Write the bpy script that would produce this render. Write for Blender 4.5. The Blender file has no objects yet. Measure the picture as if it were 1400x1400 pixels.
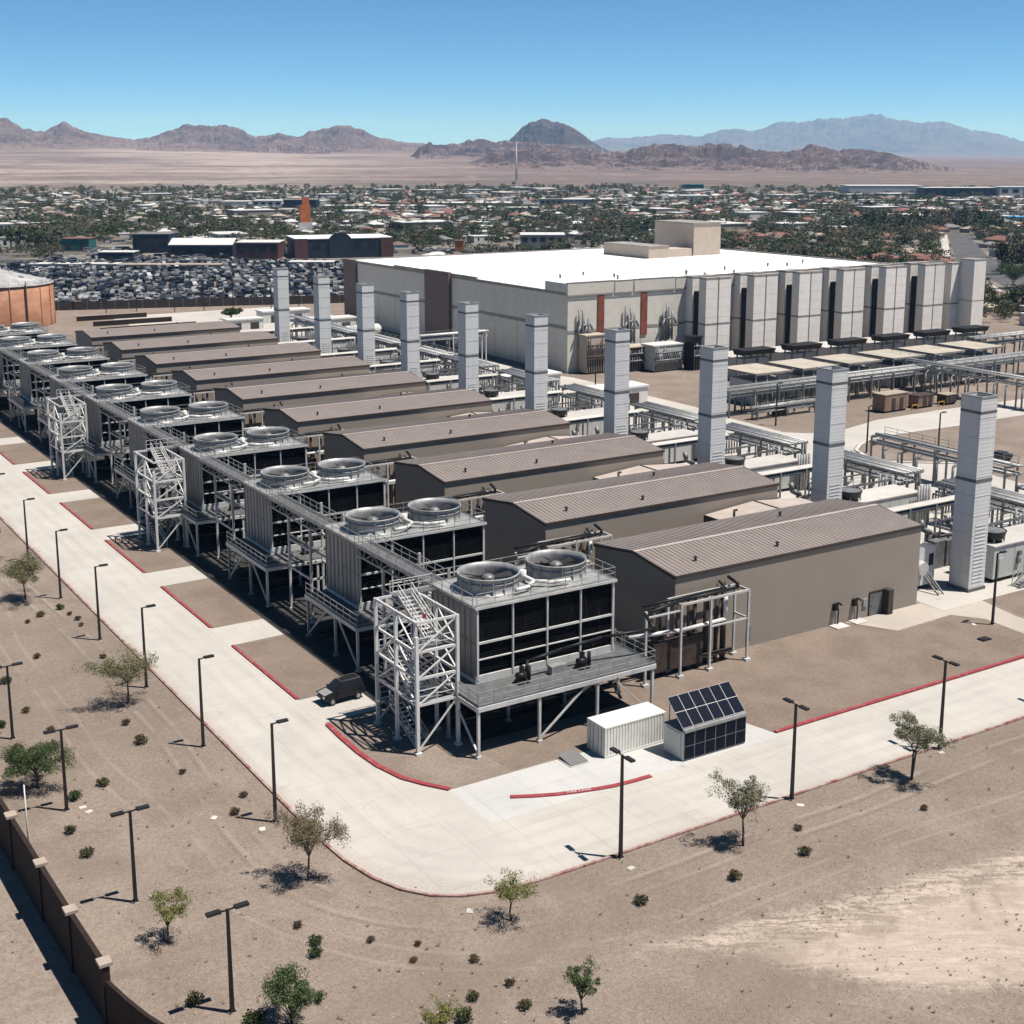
import bpy, math, random
import numpy as np
from mathutils import Vector, noise as mnoise

S = bpy.context.scene
COL = S.collection
RAD = math.radians

# ------------------------------------------------------------------ camera
CX, CYW, CH = -75.926, -92.1201, 46.5484
YAW, PIT, FPX, CROW = -0.5636, -0.2085, 1849.03, 600.0
cam_d = bpy.data.cameras.new('camera')
cam = bpy.data.objects.new('camera', cam_d)
COL.objects.link(cam)
cam.location = (CX, CYW, CH)
cam.rotation_euler = (math.pi / 2 + PIT, 0, YAW)
cam_d.sensor_width = 36.0
cam_d.lens = 36.0 * FPX / 1400.0
cam_d.shift_y = -(700.0 - CROW) / 1400.0
cam_d.clip_start = 1.0
cam_d.clip_end = 120000.0
S.camera = cam
_F = Vector((math.sin(-YAW) * math.cos(PIT), math.cos(YAW) * math.cos(PIT), math.sin(PIT)))
_R = Vector((math.cos(YAW), math.sin(YAW), 0))
_U = _R.cross(_F)
def ray(x, y):
    return (_F * FPX + _R * (x - 700) + _U * (CROW - y)).normalized()
def gp(x, y, z=0.0):
    d = ray(x, y); t = (z - CH) / d.z
    return (CX + d.x * t, CYW + d.y * t)
def project(p):
    d = Vector(p) - Vector((CX, CYW, CH)); z = d.dot(_F)
    return 700 + FPX * d.dot(_R) / z, CROW - FPX * d.dot(_U) / z

# ------------------------------------------------------------------ sky, sun, exposure
SUN = Vector((0.70 * 0.3746, -0.714 * 0.3746, 0.9272)).normalized()
W = bpy.data.worlds.new('World'); S.world = W; W.use_nodes = True
wn = W.node_tree; bg = wn.nodes['Background']
sky = wn.nodes.new('ShaderNodeTexSky'); sky.sky_type = 'NISHITA'
sky.sun_disc = False
sky.sun_elevation = math.asin(SUN.z)
sky.sun_rotation = math.atan2(SUN.x, SUN.y)
sky.altitude = 900.0; sky.air_density = 0.30; sky.dust_density = 0.0; sky.ozone_density = 4.0
tint = wn.nodes.new('ShaderNodeMix'); tint.data_type = 'RGBA'; tint.blend_type = 'MULTIPLY'; tint.inputs[0].default_value = 1.0
tint.inputs[7].default_value = (0.74, 1.16, 1.17, 1)          # clear desert sky, a little more cyan than the model's
wn.links.new(sky.outputs[0], tint.inputs[6]); wn.links.new(tint.outputs[2], bg.inputs[0]); bg.inputs[1].default_value = 0.088
sl = bpy.data.lights.new('sun', 'SUN'); sl.energy = 5.0; sl.angle = RAD(0.53); sl.color = (1.0, 0.955, 0.90)
so = bpy.data.objects.new('sun', sl); COL.objects.link(so)
so.rotation_euler = SUN.to_track_quat('Z', 'Y').to_euler()
so.location = (0, 0, 300)
S.view_settings.view_transform = 'Standard'; S.view_settings.look = 'None'
S.view_settings.gamma = 1.0; S.view_settings.exposure = 0.62
S.render.engine = 'CYCLES'
S.cycles.use_denoising = True
S.cycles.max_bounces = 6; S.cycles.diffuse_bounces = 1; S.cycles.glossy_bounces = 3; S.cycles.volume_bounces = 1

# ------------------------------------------------------------------ materials
class NT:
    """small node-tree writer"""
    def __init__(s, name, k=1.0):
        s.k = k; s.m = bpy.data.materials.new(name); s.m.use_nodes = True
        s.t = s.m.node_tree; s.b = s.t.nodes['Principled BSDF']
        s.b.inputs['Specular IOR Level'].default_value = 0.3
        s.pos = s.t.nodes.new('ShaderNodeNewGeometry').outputs['Position']
        s.obj = s.t.nodes.new('ShaderNodeTexCoord').outputs['Object']
    def link(s, a, b): s.t.links.new(a, b)
    def setin(s, n, k, v):
        if hasattr(v, 'is_output'): s.link(v, n.inputs[k])
        elif v is not None: n.inputs[k].default_value = v
    def noise(s, scale, detail=3, rough=0.55, vec=None, dist=0.0):
        n = s.t.nodes.new('ShaderNodeTexNoise'); n.inputs['Scale'].default_value = scale
        n.inputs['Detail'].default_value = detail; n.inputs['Roughness'].default_value = rough
        n.inputs['Distortion'].default_value = dist
        s.link(vec or s.pos, n.inputs['Vector']); return n.outputs['Fac']
    def voro(s, scale, vec=None, out='Color', feature='F1'):
        n = s.t.nodes.new('ShaderNodeTexVoronoi'); n.feature = feature
        n.inputs['Scale'].default_value = scale
        s.link(vec or s.pos, n.inputs['Vector']); return n.outputs[out]
    def math(s, op, a, b=None, clamp=False):
        n = s.t.nodes.new('ShaderNodeMath'); n.operation = op; n.use_clamp = clamp
        s.setin(n, 0, a); s.setin(n, 1, b); return n.outputs[0]
    def ramp(s, f, lo, hi):
        n = s.t.nodes.new('ShaderNodeMapRange'); n.interpolation_type = 'SMOOTHSTEP'
        s.link(f, n.inputs['Value']); n.inputs['From Min'].default_value = lo; n.inputs['From Max'].default_value = hi
        return n.outputs[0]
    def mix(s, f, a, b, mode='MIX'):
        n = s.t.nodes.new('ShaderNodeMix'); n.data_type = 'RGBA'; n.blend_type = mode
        if hasattr(f, 'is_output'): s.link(f, n.inputs[0])
        else: n.inputs[0].default_value = f
        for k, v in ((6, a), (7, b)):
            if hasattr(v, 'is_output'): s.link(v, n.inputs[k])
            else: n.inputs[k].default_value = (v[0], v[1], v[2], 1)
        return n.outputs[2]
    def vmul(s, vec, xyz):
        n = s.t.nodes.new('ShaderNodeVectorMath'); n.operation = 'MULTIPLY'
        s.link(vec, n.inputs[0]); n.inputs[1].default_value = xyz; return n.outputs[0]
    def xyz(s, vec):
        n = s.t.nodes.new('ShaderNodeSeparateXYZ'); s.link(vec, n.inputs[0]); return n.outputs
    def bend(s, p):
        """distance outward from the inside corner of the road bend: constant along both roads and round the curve"""
        a = s.math('MINIMUM', s.math('ADD', p[0], 28.9), 0.0); b = s.math('MINIMUM', s.math('ADD', p[1], 12.7), 0.0)
        return s.math('SQRT', s.math('ADD', s.math('MULTIPLY', a, a), s.math('MULTIPLY', b, b)))
    def lines(s, d, at, w, wob=None):
        out = None
        for q in at:
            e = s.math('ABSOLUTE', s.math('SUBTRACT', s.math('ADD', d, wob) if wob is not None else d, q))
            l = s.math('SUBTRACT', 1.0, s.ramp(e, w * .35, w)); out = l if out is None else s.math('MAXIMUM', out, l)
        return out
    def bump(s, h, strength=0.3, dist=0.05):
        n = s.t.nodes.new('ShaderNodeBump'); n.inputs['Strength'].default_value = strength
        n.inputs['Distance'].default_value = dist; s.link(h, n.inputs['Height']); s.link(n.outputs[0], s.b.inputs['Normal'])
    def base(s, c):
        if s.k != 1.0: c = s.mix(1.0, c, (s.k, s.k, s.k), 'MULTIPLY') if hasattr(c, 'is_output') else scale(c, s.k)
        if hasattr(c, 'is_output'): s.link(c, s.b.inputs['Base Color'])
        else: s.b.inputs['Base Color'].default_value = (c[0], c[1], c[2], 1)
    def rough(s, r, metal=0.0):
        s.b.inputs['Roughness'].default_value = r; s.b.inputs['Metallic'].default_value = metal

def scale(c, k): return (c[0] * k, c[1] * k, c[2] * k)
KDEF = 0.72
KS = dict(white_paint=0.66, cream_stack_cladding=0.86, taupe_metal_wall=0.66, beige_panel_wall=0.88, white_roof_membrane=0.9,
    black_steel=0.45, dark_bronze_paint=0.7, shaded_machinery=0.5, dark_glass=1.0, solar_cell_glass=0.7, brown_block_wall=0.28, galvanised_steel=0.66, white_steel=0.74,
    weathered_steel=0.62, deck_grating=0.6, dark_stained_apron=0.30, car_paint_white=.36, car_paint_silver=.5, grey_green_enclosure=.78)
def simple(name, c, rough=0.6, metal=0.0, var=0.18, sc=0.6, streak=0.0, spec=None):
    n = NT(name, KS.get(name, KDEF))
    f = n.noise(sc, 4, 0.6)
    col = n.mix(n.ramp(f, 0.3, 0.7), scale(c, 1 - var), scale(c, 1 + var))
    if streak:
        st = n.noise(1.0, 3, 0.6, n.vmul(n.pos, (2.2, 2.2, 0.18)))
        col = n.mix(n.math('MULTIPLY', n.ramp(st, 0.5, 0.75), streak), col, scale(c, 0.45))
    oi = n.t.nodes.new('ShaderNodeObjectInfo').outputs['Random']
    col = n.mix(oi, n.mix(1.0, col, (0.93, 0.925, 0.92), 'MULTIPLY'), n.mix(1.0, col, (1.06, 1.06, 1.06), 'MULTIPLY'))
    n.base(col); n.rough(rough, metal)
    if spec is not None: n.b.inputs['Specular IOR Level'].default_value = spec
    return n.m

M = {}
def make_materials():
    # ---- natural ground
    n = NT('desert_ground', 0.655)
    p = n.xyz(n.pos)
    big = n.noise(0.02, 4, 0.6); mid = n.noise(0.17, 5, 0.65, dist=0.4); fine = n.noise(2.6, 4, 0.75); grit = n.noise(7.0, 2, 0.8)
    g = n.mix(n.ramp(mid, 0.32, 0.7), (0.262, 0.205, 0.164), (0.345, 0.277, 0.225))
    g = n.mix(n.math('MULTIPLY', n.ramp(big, 0.45, 0.65), 0.5), g, (0.235, 0.188, 0.148))
    g = n.mix(n.ramp(fine, 0.25, 0.8), scale((1, 1, 1), 0.0), g) if False else g
    grain = n.math('ADD', n.math('MULTIPLY', fine, 0.55), n.math('MULTIPLY', grit, 0.75))
    gm = n.mix(n.ramp(grain, 0.45, 0.85), (0.70, 0.70, 0.70), (1.22, 1.22, 1.22))
    g = n.mix(1.0, g, gm, 'MULTIPLY')
    # pale scraped ground on the near right
    cx, cy = -13.0, -43.2
    ux, uy = 0.93, 0.20                      # long axis
    dx = n.math('SUBTRACT', p[0], cx); dy = n.math('SUBTRACT', p[1], cy)
    warp = n.math('MULTIPLY', n.math('SUBTRACT', n.noise(0.28, 4, 0.6), 0.5), 7.0)
    a = n.math('ADD', n.math('MULTIPLY', dx, 0.845), n.math('MULTIPLY', dy, -0.534))
    b = n.math('ADD', n.math('MULTIPLY', dx, 0.534), n.math('MULTIPLY', dy, 0.845))
    t_ = n.math('ADD', a, 19.5)
    up = n.math('SUBTRACT', n.math('SUBTRACT', n.math('MULTIPLY', t_, 0.43), 1.8), b)
    lo = n.math('ADD', n.math('ADD', b, n.math('MINIMUM', n.math('MULTIPLY', t_, 0.33), 4.9)), 1.8)
    e = n.math('ADD', n.math('MINIMUM', up, lo), n.math('MULTIPLY', warp, 0.26))
    mask = n.ramp(e, -0.2, 1.3)
    rc = n.t.nodes.new('ShaderNodeCombineXYZ'); n.link(a, rc.inputs[0]); n.link(b, rc.inputs[1]); rot_ = rc.outputs[0]
    tr = n.noise(1.0, 4, 0.7, n.vmul(rot_, (0.30, 1.7, 1)), dist=1.2)
    clod = n.noise(1.3, 5, 0.75, dist=1.6)
    mo = n.math('ADD', n.math('MULTIPLY', tr, 0.5), n.math('MULTIPLY', clod, 0.5))
    core = n.math('MULTIPLY', n.ramp(up, 1.6, 5.0), n.ramp(lo, 0.4, 1.6))
    pm = n.math('MULTIPLY', mask, n.math('MAXIMUM', n.ramp(mo, 0.40, 0.58), n.math('MULTIPLY', core, 0.85)))
    g = n.mix(n.math('MULTIPLY', pm, 0.92), g, n.mix(n.ramp(mo, 0.38, 0.62), (0.54, 0.43, 0.345), (0.70, 0.585, 0.475)))
    m2 = n.ramp(e, -5.5, 0.5)
    g = n.mix(n.math('MULTIPLY', m2, n.math('MULTIPLY', n.ramp(clod, 0.45, 0.72), 0.55)), g, (0.43, 0.36, 0.30))
    # pale dusty ground beyond the wall on the near left
    lm = n.math('SUBTRACT', 1.0, n.ramp(p[0], -60.5, -59.0))
    g = n.mix(n.math('MULTIPLY', lm, n.math('MULTIPLY', n.ramp(clod, 0.35, 0.75), 0.8)), g, (0.41, 0.345, 0.30))
    # wheel tracks curving round the outside of the road bend
    d = n.bend(p)
    wob = n.math('MULTIPLY', n.math('SUBTRACT', n.noise(0.022, 2, 0.4), 0.5), 5.0)
    tk = n.lines(d, (15.4, 17.1), 0.24, wob)
    tk2 = n.lines(d, (20.2, 21.9), 0.22, n.math('MULTIPLY', wob, -1.7))
    brk = n.ramp(n.noise(0.12, 3, 0.6), 0.36, 0.58)
    near = n.math('SUBTRACT', 1.0, n.ramp(d, 27, 30))
    tm = n.math('MULTIPLY', n.math('MULTIPLY', n.math('MAXIMUM', tk, n.math('MULTIPLY', tk2, 0.8)), brk), near)
    g = n.mix(n.math('MULTIPLY', tm, 0.38), g, (0.44, 0.37, 0.31))
    edge = n.lines(d, (15.4 + .42, 17.1 + .42), 0.22, wob)
    g = n.mix(n.math('MULTIPLY', n.math('MULTIPLY', edge, brk), 0.35), g, (0.17, 0.135, 0.105))
    # darker damp looking washes and scattered stones
    wash = n.noise(0.075, 5, 0.65, dist=1.5)
    g = n.mix(n.math('MULTIPLY', n.ramp(wash, 0.52, 0.68), 0.45), g, (0.225, 0.172, 0.132))
    peb = n.voro(2.2, out='Distance')
    pm2 = n.math('MULTIPLY', n.math('SUBTRACT', 1.0, n.ramp(peb, 0.05, 0.13)), n.ramp(n.noise(0.5, 3, 0.6), 0.52, 0.62))
    g = n.mix(n.math('MULTIPLY', pm2, 0.8), g, (0.46, 0.40, 0.345))
    # town floor and open desert, by distance
    dist = n.t.nodes.new('ShaderNodeVectorMath'); dist.operation = 'DISTANCE'
    n.link(n.pos, dist.inputs[0]); dist.inputs[1].default_value = (CX, CYW, 0)
    r = dist.outputs['Value']
    lots = n.voro(0.022); lx = n.xyz(lots)
    town = n.mix(n.ramp(lx[0], 0.2, 0.8), (0.075, 0.068, 0.060), (0.27, 0.235, 0.20))
    town = n.mix(n.math('MULTIPLY', n.ramp(n.noise(0.09, 4, 0.7), 0.5, 0.62), 0.75), town, (0.040, 0.046, 0.027))
    g = n.mix(n.ramp(r, 440, 520), g, town)
    ang = n.math('ARCTAN2', n.math('SUBTRACT', p[0], CX), n.math('SUBTRACT', p[1], CYW))
    comb = n.t.nodes.new('ShaderNodeCombineXYZ')
    n.link(n.math('MULTIPLY', ang, 6.0), comb.inputs[0]); n.link(n.math('MULTIPLY', r, 0.0038), comb.inputs[1])
    st = n.noise(1.0, 5, 0.6, comb.outputs[0])
    c2 = n.t.nodes.new('ShaderNodeCombineXYZ')
    n.link(n.math('MULTIPLY', ang, 55.0), c2.inputs[0]); n.link(n.math('MULTIPLY', r, 0.010), c2.inputs[1])
    mot = n.noise(1.0, 6, 0.72, c2.outputs[0], dist=0.8)
    leftness = n.math('SUBTRACT', 1.0, n.ramp(ang, 0.30, 0.62))
    des = n.mix(n.ramp(st, 0.35, 0.66), (0.170, 0.122, 0.106), (0.255, 0.190, 0.162))
    pale = n.mix(n.ramp(st, 0.35, 0.62), (0.255, 0.195, 0.165), (0.52, 0.425, 0.37))
    des = n.mix(n.math('MULTIPLY', leftness, n.ramp(n.noise(0.0008, 3), 0.3, 0.55)), des, pale)
    des = n.mix(n.math('MULTIPLY', n.ramp(mot, 0.50, 0.64), 0.55), des, (0.115, 0.095, 0.082))
    des = n.mix(n.math('MULTIPLY', n.math('SUBTRACT', 1.0, n.ramp(mot, 0.34, 0.44)), 0.45), des, (0.50, 0.41, 0.36))
    sc_ = n.noise(0.012, 4, 0.7)
    belt = n.math('MULTIPLY', n.ramp(sc_, 0.42, 0.62), n.math('SUBTRACT', 1.0, n.ramp(r, 1850, 2500)))
    des = n.mix(belt, des, (0.075, 0.085, 0.05))
    g = n.mix(n.ramp(r, 1350, 1750), g, des)
    n.base(g); n.rough(0.95)
    n.bump(n.math('ADD', grain, n.math('MULTIPLY', n.math('MULTIPLY', mask, clod), 2.2)), 0.5, 0.09)
    M['ground'] = n.m

    n = NT('yard_gravel', 0.56)
    fine = n.noise(2.6, 4, 0.75); grit = n.noise(7.0, 2, 0.8); mid = n.noise(0.2, 4, 0.6)
    g = n.mix(n.ramp(mid, 0.35, 0.65), (0.262, 0.200, 0.155), (0.325, 0.252, 0.20))
    grain = n.math('ADD', n.math('MULTIPLY', fine, 0.55), n.math('MULTIPLY', grit, 0.75))
    g = n.mix(1.0, g, n.mix(n.ramp(grain, 0.45, 0.85), (0.75,) * 3, (1.2,) * 3), 'MULTIPLY')
    n.base(g); n.rough(0.95); n.bump(grain, 0.5, 0.06); M['gravel'] = n.m

    def concrete(name, c):
        n = NT(name, 0.655); p = n.xyz(n.pos)
        big = n.noise(0.09, 5, 0.65); st = n.noise(0.4, 4, 0.7, dist=1.0); fine = n.noise(6, 3, 0.7)
        col = n.mix(n.ramp(big, 0.3, 0.7), scale(c, 0.90), scale(c, 1.06))
        col = n.mix(n.math('MULTIPLY', n.ramp(st, 0.58, 0.80), 0.35), col, scale(c, 0.60))
        drv = n.noise(1.0, 3, 0.6, n.vmul(n.pos, (0.9, 0.05, 1)))
        col = n.mix(n.math('MULTIPLY', n.ramp(drv, 0.52, 0.72), 0.16), col, scale(c, 0.55))
        col = n.mix(n.math('MULTIPLY', n.ramp(fine, 0.4, 0.75), 0.10), col, scale(c, 0.6))
        d = n.bend(p); wob = n.math('MULTIPLY', n.math('SUBTRACT', n.noise(0.06, 2, 0.5), 0.5), 1.3)
        ty = n.lines(d, (5.3, 7.0, 8.9, 10.5), 0.55, wob)
        col = n.mix(n.math('MULTIPLY', n.math('MULTIPLY', ty, n.ramp(n.noise(0.2, 4, 0.7), 0.35, 0.65)), 0.17), col, scale(c, 0.50))
        oil = n.noise(0.55, 4, 0.75, dist=.6)
        col = n.mix(n.math('MULTIPLY', n.math('MULTIPLY', n.ramp(oil, 0.63, 0.74), n.ramp(n.noise(0.05, 2), 0.45, 0.6)), 0.55), col, scale(c, 0.34))
        dust = n.math('MULTIPLY', n.ramp(n.math('ADD', d, n.math('MULTIPLY', st, 2.2)), 12.1, 13.3), n.ramp(fine, .3, .6))
        col = n.mix(n.math('MULTIPLY', dust, 0.5), col, (0.40, 0.325, 0.265))
        for q_, w_ in ((0.35, 0.012), (0.9, 0.02)):
            ck = n.voro(q_ * .22, vec=None, out='Distance', feature='DISTANCE_TO_EDGE')
            col = n.mix(n.math('MULTIPLY', n.math('LESS_THAN', n.math('ADD', ck, n.math('MULTIPLY', st, 0.02)), w_ * .8), 0.30 if q_ < .5 else 0.0), col, scale(c, 0.42))
        for ax, per in ((0, 4.15), (1, 4.6)):
            fr = n.math('FRACT', n.math('DIVIDE', p[ax], per))
            l = n.math('LESS_THAN', fr, 0.012)
            col = n.mix(n.math('MULTIPLY', l, 0.34), col, scale(c, 0.45))
        n.base(col); n.rough(0.85); n.bump(fine, 0.15, 0.02); return n.m
    M['concrete'] = concrete('road_concrete', (0.600, 0.560, 0.505))
    M['pad'] = concrete('pad_concrete', (0.625, 0.610, 0.580))
    M['path'] = concrete('path_concrete', (0.54, 0.475, 0.405))
    M['asphalt'] = simple('asphalt', (0.10, 0.098, 0.098), 0.9, var=0.25, sc=0.15)
    M['apron'] = simple('dark_stained_apron', (0.115, 0.105, 0.097), 0.9, var=0.35, sc=0.35)  # dark colour that paints the shade under the cooling towers
    M['lot'] = simple('lot_dirt', (0.16, 0.14, 0.125), 0.95, var=0.3, sc=0.12)
    # ---- paint, metals, walls
    n = NT('red_kerb_paint', 0.7); f = n.noise(1.6, 4, 0.7)
    n.base(n.mix(n.ramp(f, 0.52, 0.78), (0.33, 0.050, 0.060), (0.42, 0.25, 0.215))); n.rough(0.7); M['red'] = n.m
    n = NT('faded_kerb_paint', 0.7); f = n.noise(1.1, 4, 0.7)
    n.base(n.mix(n.ramp(f, 0.30, 0.66), (0.27, 0.08, 0.075), (0.44, 0.35, 0.30))); n.rough(0.8); M['redfade'] = n.m
    M['white'] = simple('white_paint', (0.80, 0.79, 0.76), 0.45, var=0.05, streak=0.10)
    M['steel'] = simple('white_steel', (0.62, 0.61, 0.585), 0.5, 0.05, var=0.14, streak=0.25)
    M['galv'] = simple('galvanised_steel', (0.43, 0.43, 0.42), 0.5, 0.25, var=0.2, sc=1.3)
    M['galvdark'] = simple('weathered_steel', (0.26, 0.265, 0.265), 0.5, 0.35, var=0.22, sc=1.1)
    M['deck'] = simple('deck_grating', (0.165, 0.167, 0.167), 0.65, 0.1, var=0.2, sc=1.5)
    M['black'] = simple('black_steel', (0.018, 0.018, 0.019), 0.5, var=0.3)
    M['pole'] = simple('dark_bronze_paint', (0.026, 0.024, 0.022), 0.45, var=0.2)
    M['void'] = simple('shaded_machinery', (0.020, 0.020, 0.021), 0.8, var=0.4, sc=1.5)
    M['rust'] = simple('brown_pipework', (0.065, 0.045, 0.036), 0.7, var=0.35, sc=1.2)
    M['redthing'] = simple('red_paint', (0.40, 0.03, 0.03), 0.5)
    M['glass'] = simple('dark_glass', (0.012, 0.014, 0.017), 0.2, var=0.1, spec=0.4)
    n = NT('black_cooling_fill', .6)
    st = n.noise(1.0, 4, 0.75, n.vmul(n.pos, (2.6, 2.6, 0.35)), dist=0.6)
    wv = n.math('SINE', n.math('MULTIPLY', n.xyz(n.pos)[2], 26.0))
    n.base(n.mix(n.ramp(st, 0.58, 0.82), (0.007, 0.007, 0.008), (0.10, 0.10, 0.10))); n.rough(0.95); n.b.inputs['Specular IOR Level'].default_value = 0.05
    n.bump(wv, 0.5, 0.05); M['fill'] = n.m
    n = NT('cooling_tower_panel', .62)
    st = n.noise(1.0, 4, 0.7, n.vmul(n.pos, (1.6, 1.6, 0.22)))
    low = n.math('SUBTRACT', 1.0, n.ramp(n.math('ADD', n.xyz(n.pos)[2], n.math('MULTIPLY', n.noise(0.5, 3), 3.0)), 5.6, 8.8))  # shade painted into the lower part of the end panels
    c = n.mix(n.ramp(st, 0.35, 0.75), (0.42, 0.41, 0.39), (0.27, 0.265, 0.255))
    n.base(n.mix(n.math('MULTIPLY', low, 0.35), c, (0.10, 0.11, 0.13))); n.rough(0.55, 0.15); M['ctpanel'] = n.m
    M['wall'] = simple('taupe_metal_wall', (0.400, 0.342, 0.285), 0.6, var=0.03, sc=0.25, streak=0.04)
    n = NT('taupe_metal_roof', 0.655); f = n.noise(0.5, 4, 0.6); st = n.noise(1.0, 3, 0.7, n.vmul(n.pos, (1.5, 0.2, 1)))
    c = n.mix(n.ramp(f, 0.3, 0.7), (0.290, 0.240, 0.212), (0.335, 0.280, 0.250))
    n.base(n.mix(n.math('MULTIPLY', n.ramp(st, 0.5, 0.8), 0.35), c, (0.255, 0.203, 0.180))); n.rough(0.5, 0.05); M['roof'] = n.m
    M['ridge'] = simple('roof_ridge_metal', (0.46, 0.395, 0.360), 0.45, 0.1, var=0.08)
    M['gutter'] = simple('brown_gutter', (0.060, 0.048, 0.040), 0.5)
    M['annexroof'] = simple('pale_pink_roof', (0.50, 0.430, 0.375), 0.6, var=0.08)
    n = NT('grey_stack_cladding', 0.72); z = n.xyz(n.pos)[2]
    wv = n.math('SINE', n.math('MULTIPLY', z, 15.0)); st = n.noise(1.0, 4, 0.65, n.vmul(n.pos, (1.4, 1.4, 0.12)))
    c = n.mix(n.ramp(st, 0.35, 0.72), (0.72, 0.715, 0.70), (0.78, 0.775, 0.76))
    n.base(c); n.rough(0.55, 0.0); n.bump(wv, 0.16, 0.02); M['stack'] = n.m
    M['band'] = simple('dark_stack_band', (0.16, 0.16, 0.165), 0.6)
    M['rowb'] = simple('cream_stack_cladding', (0.80, 0.755, 0.70), 0.6, var=0.04, streak=0.08)
    M['enc'] = simple('grey_green_enclosure', (0.54, 0.54, 0.51), 0.55, var=0.06, streak=0.08)
    M['encroof'] = simple('pale_enclosure_roof', (0.60, 0.57, 0.52), 0.55, var=0.08)
    M['beige'] = simple('beige_panel_wall', (0.60, 0.56, 0.49), 0.75, var=0.05, streak=0.08)
    M['brown'] = simple('brown_panel_wall', (0.20, 0.145, 0.125), 0.75, var=0.06)
    M['beigeband'] = simple('grey_brown_band', (0.33, 0.30, 0.27), 0.75)
    M['tan'] = simple('tan_panel_wall', (0.56, 0.46, 0.375), 0.75, var=0.05)
    M['membrane'] = simple('white_roof_membrane', (0.80, 0.80, 0.785), 0.7, var=0.04, sc=0.06)
    M['canopy'] = simple('tan_canopy_roof', (0.50, 0.445, 0.36), 0.6, var=0.12, sc=0.4)
    M['rustred'] = simple('rust_red_panel', (0.26, 0.075, 0.045), 0.7)
    n = NT('orange_tank', .7); p = n.xyz(n.pos); f = n.noise(0.2, 4, 0.6)
    ln = n.math('LESS_THAN', n.math('FRACT', n.math('DIVIDE', p[2], 1.9)), 0.06)
    c = n.mix(n.ramp(f, 0.35, 0.65), (0.40, 0.185, 0.105), (0.52, 0.265, 0.155))
    n.base(n.mix(n.math('MULTIPLY', ln, 0.5), c, (0.22, 0.09, 0.05))); n.rough(0.7); M['tank'] = n.m
    M['tankroof'] = simple('pale_tank_roof', (0.42, 0.415, 0.40), 0.7, var=0.25, sc=0.35)
    n = NT('container_white', .82); f = n.noise(1.2, 4, 0.65)
    n.base(n.mix(n.ramp(f, 0.4, 0.75), (0.78, 0.76, 0.69), (0.66, 0.63, 0.56))); n.rough(0.5); M['container'] = n.m
    M['pv'] = simple('solar_cell_glass', (0.007, 0.010, 0.022), 0.35, var=0.15, sc=3.0, spec=0.06)
    M['block'] = simple('brown_block_wall', (0.075, 0.045, 0.036), 0.9, var=0.2, sc=1.5)
    M['capstone'] = simple('pale_block_cap', (0.44, 0.355, 0.295), 0.85, var=0.1)
    M['stone'] = simple('pale_concrete_box', (0.62, 0.58, 0.53), 0.8)
    M['pebble'] = simple('pebble_stone', (0.34, 0.285, 0.24), 0.9, var=0.35, sc=2.0)
    M['bark'] = simple('tree_bark', (0.105, 0.082, 0.064), 0.9, var=0.25, sc=3)
    def leaf(name, a, b, sc=1.6):
        n = NT(name, .82); f = n.noise(sc, 3, 0.6, n.obj)
        n.base(n.mix(n.ramp(f, 0.35, 0.68), a, b)); n.rough(0.75)
        n.b.inputs['Specular IOR Level'].default_value = 0.15
        return n.m
    M['leafolive'] = leaf('olive_leaves', (0.12, 0.118, 0.055), (0.25, 0.225, 0.125))
    M['leafgreen'] = leaf('green_leaves', (0.045, 0.072, 0.027), (0.105, 0.140, 0.055))
    M['leafpale'] = leaf('grey_green_leaves', (0.15, 0.155, 0.090), (0.32, 0.30, 0.205))
    M['leafdry'] = leaf('dry_leaves', (0.13, 0.10, 0.058), (0.225, 0.185, 0.115))
    M['leafyellow'] = leaf('yellow_green_leaves', (0.13, 0.14, 0.04), (0.26, 0.25, 0.09))
    M['shrub'] = leaf('shrub_leaves', (0.055, 0.055, 0.025), (0.115, 0.105, 0.052), 3.0)
    M['shrubgreen'] = leaf('green_shrub_leaves', (0.030, 0.050, 0.018), (0.070, 0.095, 0.035), 3.0)
    M['shrubdry'] = leaf('dry_shrub_leaves', (0.075, 0.050, 0.030), (0.15, 0.105, 0.062), 3.0)
    M['towntree'] = leaf('town_tree_leaves', (0.036, 0.050, 0.020), (0.105, 0.125, 0.050), 0.5)
    M['towntree2'] = leaf('town_tree_leaves_olive', (0.070, 0.070, 0.040), (0.17, 0.155, 0.095), 0.5)
    # ---- town
    for k, c in dict(h_white=(0.62, 0.61, 0.58), h_tan=(0.40, 0.335, 0.265), h_grey=(0.27, 0.265, 0.26), h_pink=(0.47, 0.36, 0.30)).items():
        M[k] = simple('house_wall_' + k[2:], c, 0.85, var=0.06, sc=0.2)
    for k, c in dict(r_white=(0.66, 0.655, 0.63), r_grey=(0.20, 0.195, 0.19), r_tile=(0.215, 0.105, 0.080), r_brown=(0.17, 0.125, 0.10), r_tan=(0.40, 0.335, 0.27)).items():
        M[k] = simple('house_roof_' + k[2:], c, 0.85, var=0.1, sc=0.3)
    M['navy'] = simple('navy_facade', (0.022, 0.026, 0.042), 0.5, var=0.3, sc=0.3)
    M['brick'] = simple('dark_red_brick', (0.115, 0.050, 0.045), 0.85, var=0.2, sc=0.4)
    M['tanbox'] = simple('tan_brown_paint', (0.27, 0.175, 0.125), 0.7)
    M['yellow'] = simple('yellow_rail_paint', (0.55, 0.36, 0.06), 0.6)
    M['orange'] = simple('orange_sign_paint', (0.60, 0.17, 0.04), 0.6)
    M['bluetarp'] = simple('bright_blue_awning', (0.05, 0.30, 0.62), 0.6)
    M['teal'] = simple('teal_facade', (0.03, 0.13, 0.12), 0.6)
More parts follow.
